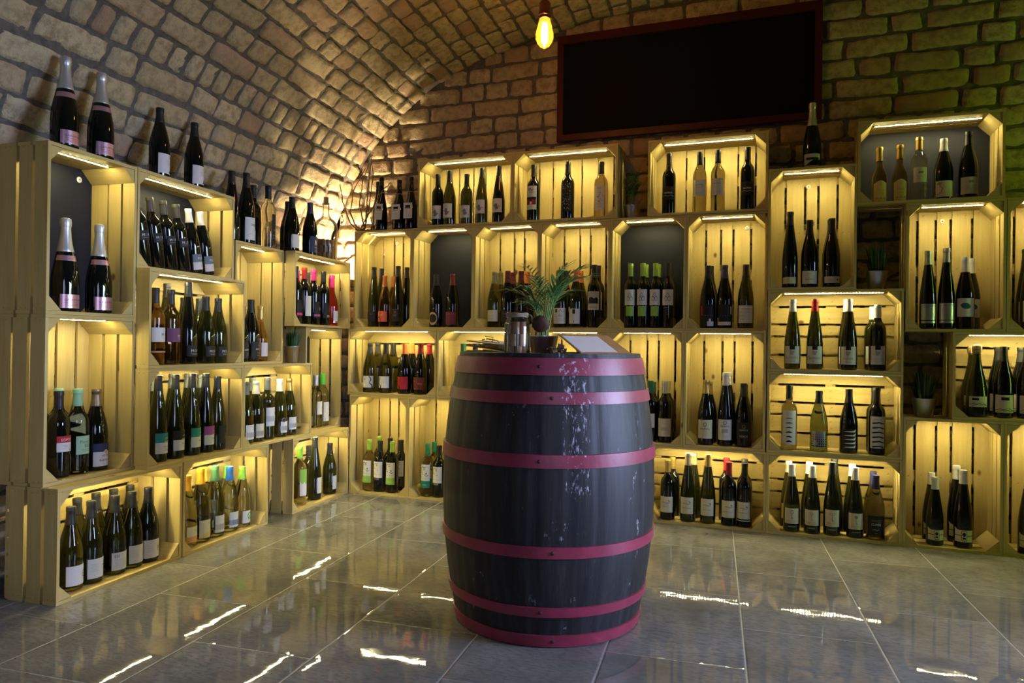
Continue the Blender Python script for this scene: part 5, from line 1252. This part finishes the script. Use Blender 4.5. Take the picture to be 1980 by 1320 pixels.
mb=MB(); mb.lathe([(.0295,-.004),(.02,-.002),(0,-.0015)],24,cap=False); ob('lamp_glow',mb.mesh('lamp_glow',emit('warm_uplight_glow',(1,.80,.50),3200.0),True),up)
PX,PY=1.4495,-.685
pl=thing('pendant_lamp','hanging pendant lamp with a glowing amber filament bulb and copper socket','lamp',(PX,PY,2.26))
mb=MB(); mb.lathe([(0,.0),(.006,.004),(.022,.014),(.034,.030),(.0405,.050),(.040,.070),(.033,.100),(.0255,.130),(.0235,.142)],32,cap=False); bm_=mb.mesh('bulb_glass',amberglass(),True); ob('bulb_glass',bm_,pl)
mb=MB()
for k in range(8):
    a=2*PI*k/8; mb.tube([(.0105*math.cos(a),.0105*math.sin(a),.118),(.013*math.cos(a+.15),.013*math.sin(a+.15),.07),(.012*math.cos(a),.012*math.sin(a),.030)],.0026,6)
mb.tube([(0,0,.012),(0,0,.03)],.004,6)
ob('filament',mb.mesh('filament',emit('glowing_filament',(1,.66,.28),200.0),True),pl)
mb=MB(); mb.lathe([(.0,.138),(.0245,.138),(.0255,.142),(.0255,.150),(.029,.152),(.029,.166),(.0265,.170),(.0265,.205),(.024,.212),(.012,.222),(.006,.235),(0,.236)],32,cap=False); ob('socket',smooth_by_angle(mb.mesh('socket',plain('aged_copper_socket',(.30,.12,.09),.28,1)),.7),pl)
ztop=prof_z_max_at(PX)-2.26
mb=MB(); mb.tube([(0,0,.232),(0.002,0,.40),(0,0,ztop-.02)],.0032,8); ob('cord',mb.mesh('cord',plain('brown_fabric_cord',(.05,.025,.02),.8),True),pl)
mb=MB(); mb.lathe([(0,ztop-.03),(.03,ztop-.03),(.045,ztop-.012),(.045,ztop+.02),(0,ztop+.02)],24,cap=False); ob('ceiling_rose',mb.mesh('ceiling_rose',plain('aged_copper_socket',(.3,.12,.09),.28,1)),pl)
# the yellow green light tube on the wall beyond the picture
tb=thing('light_tube','upright yellow green light tube on the wall past the cut off crates','lamp',(5.13,-.42,.62))
mb=MB(); mb.tube([(0,0,.02),(0,0,1.32)],.017,12); ob('glowing_tube',mb.mesh('glowing_tube',emit('yellow_green_tube_glow',(.52,1,.06),72.0),True),tb)
mb=MB(); mb.box(-.0,.16,-.02,.02,-.01,.02,2); mb.box(-.0,.16,-.02,.02,1.32,1.35,2); ob('tube_bracket',mb.mesh('tube_bracket',plain('black_lamp_metal',(.02,.02,.02),.4,.5)),tb)

# ------------------------------------------------------------------ blackboard and wall socket
bbd=thing('blackboard','long blank blackboard in a dark red wooden frame, high on the brick end wall','blackboard',(0,YB-.012,0))
x0,x1,z0,z1=1.226,2.655,2.108,2.722; fw_=.036; y0,y1=-.030,-.002
M_RED=wood('dark_red_frame_paint',(.075,.006,.008),(.045,.004,.006),.5,False)
for n,a in (('frame_rail',(x0,x1,z1-fw_-.012,z1,0)),('frame_rail',(x0,x1,z0,z0+fw_,0)),('frame_stile',(x0,x0+fw_,z0+fw_+.0003,z1-fw_-.0123,2)),('frame_stile',(x1-fw_,x1,z0+fw_+.0003,z1-fw_-.0123,2))):
    mb=MB(); mb.box(a[0],a[1],y0,y1,a[2],a[3],a[4]); ob(n,mb.mesh(n,M_RED),bbd)
mb=MB(); mb.box(x0+fw_-.006,x1-fw_+.006,y0+.014,y1,z0+fw_-.006,z1-fw_-.006,0); ob('slate_panel',mb.mesh('slate_panel',plain('blank_slate',(.0045,.005,.0045),.75,0,.12)),bbd)
sp_=Vector((0,0,0))+E_*-2.035-NL*.312
so=thing('wall_socket','white power socket on the side wall, low beside the outermost floor crate','socket',(sp_.x,sp_.y,.105),AL)
mb=MB(); mb.box(-.042,.042,-.010,.010,-.042,.042,0); pm_=mb.mesh('socket_plate',plain('white_socket_plastic',(.62,.64,.66),.35))
bm=bmesh.new(); bm.from_mesh(pm_); bmesh.ops.bevel(bm,geom=bm.edges[:],offset=.004,segments=2,affect='EDGES'); bm.to_mesh(pm_); bm.free(); ob('socket_plate',pm_,so)
mb=MB(); mb.lathe([(.0215,0),(.0215,.002),(.019,.002),(.018,-.006),(0,-.006)],28,cap=False); mb.lathe([(.003,-.0055),(.0,-.0055)],8,cap=False)
ob('socket_well',mb.mesh('socket_well',plain('grey_socket_ring',(.12,.12,.14),.4)),so,(0,-.0103,0),(PI/2,0,0))
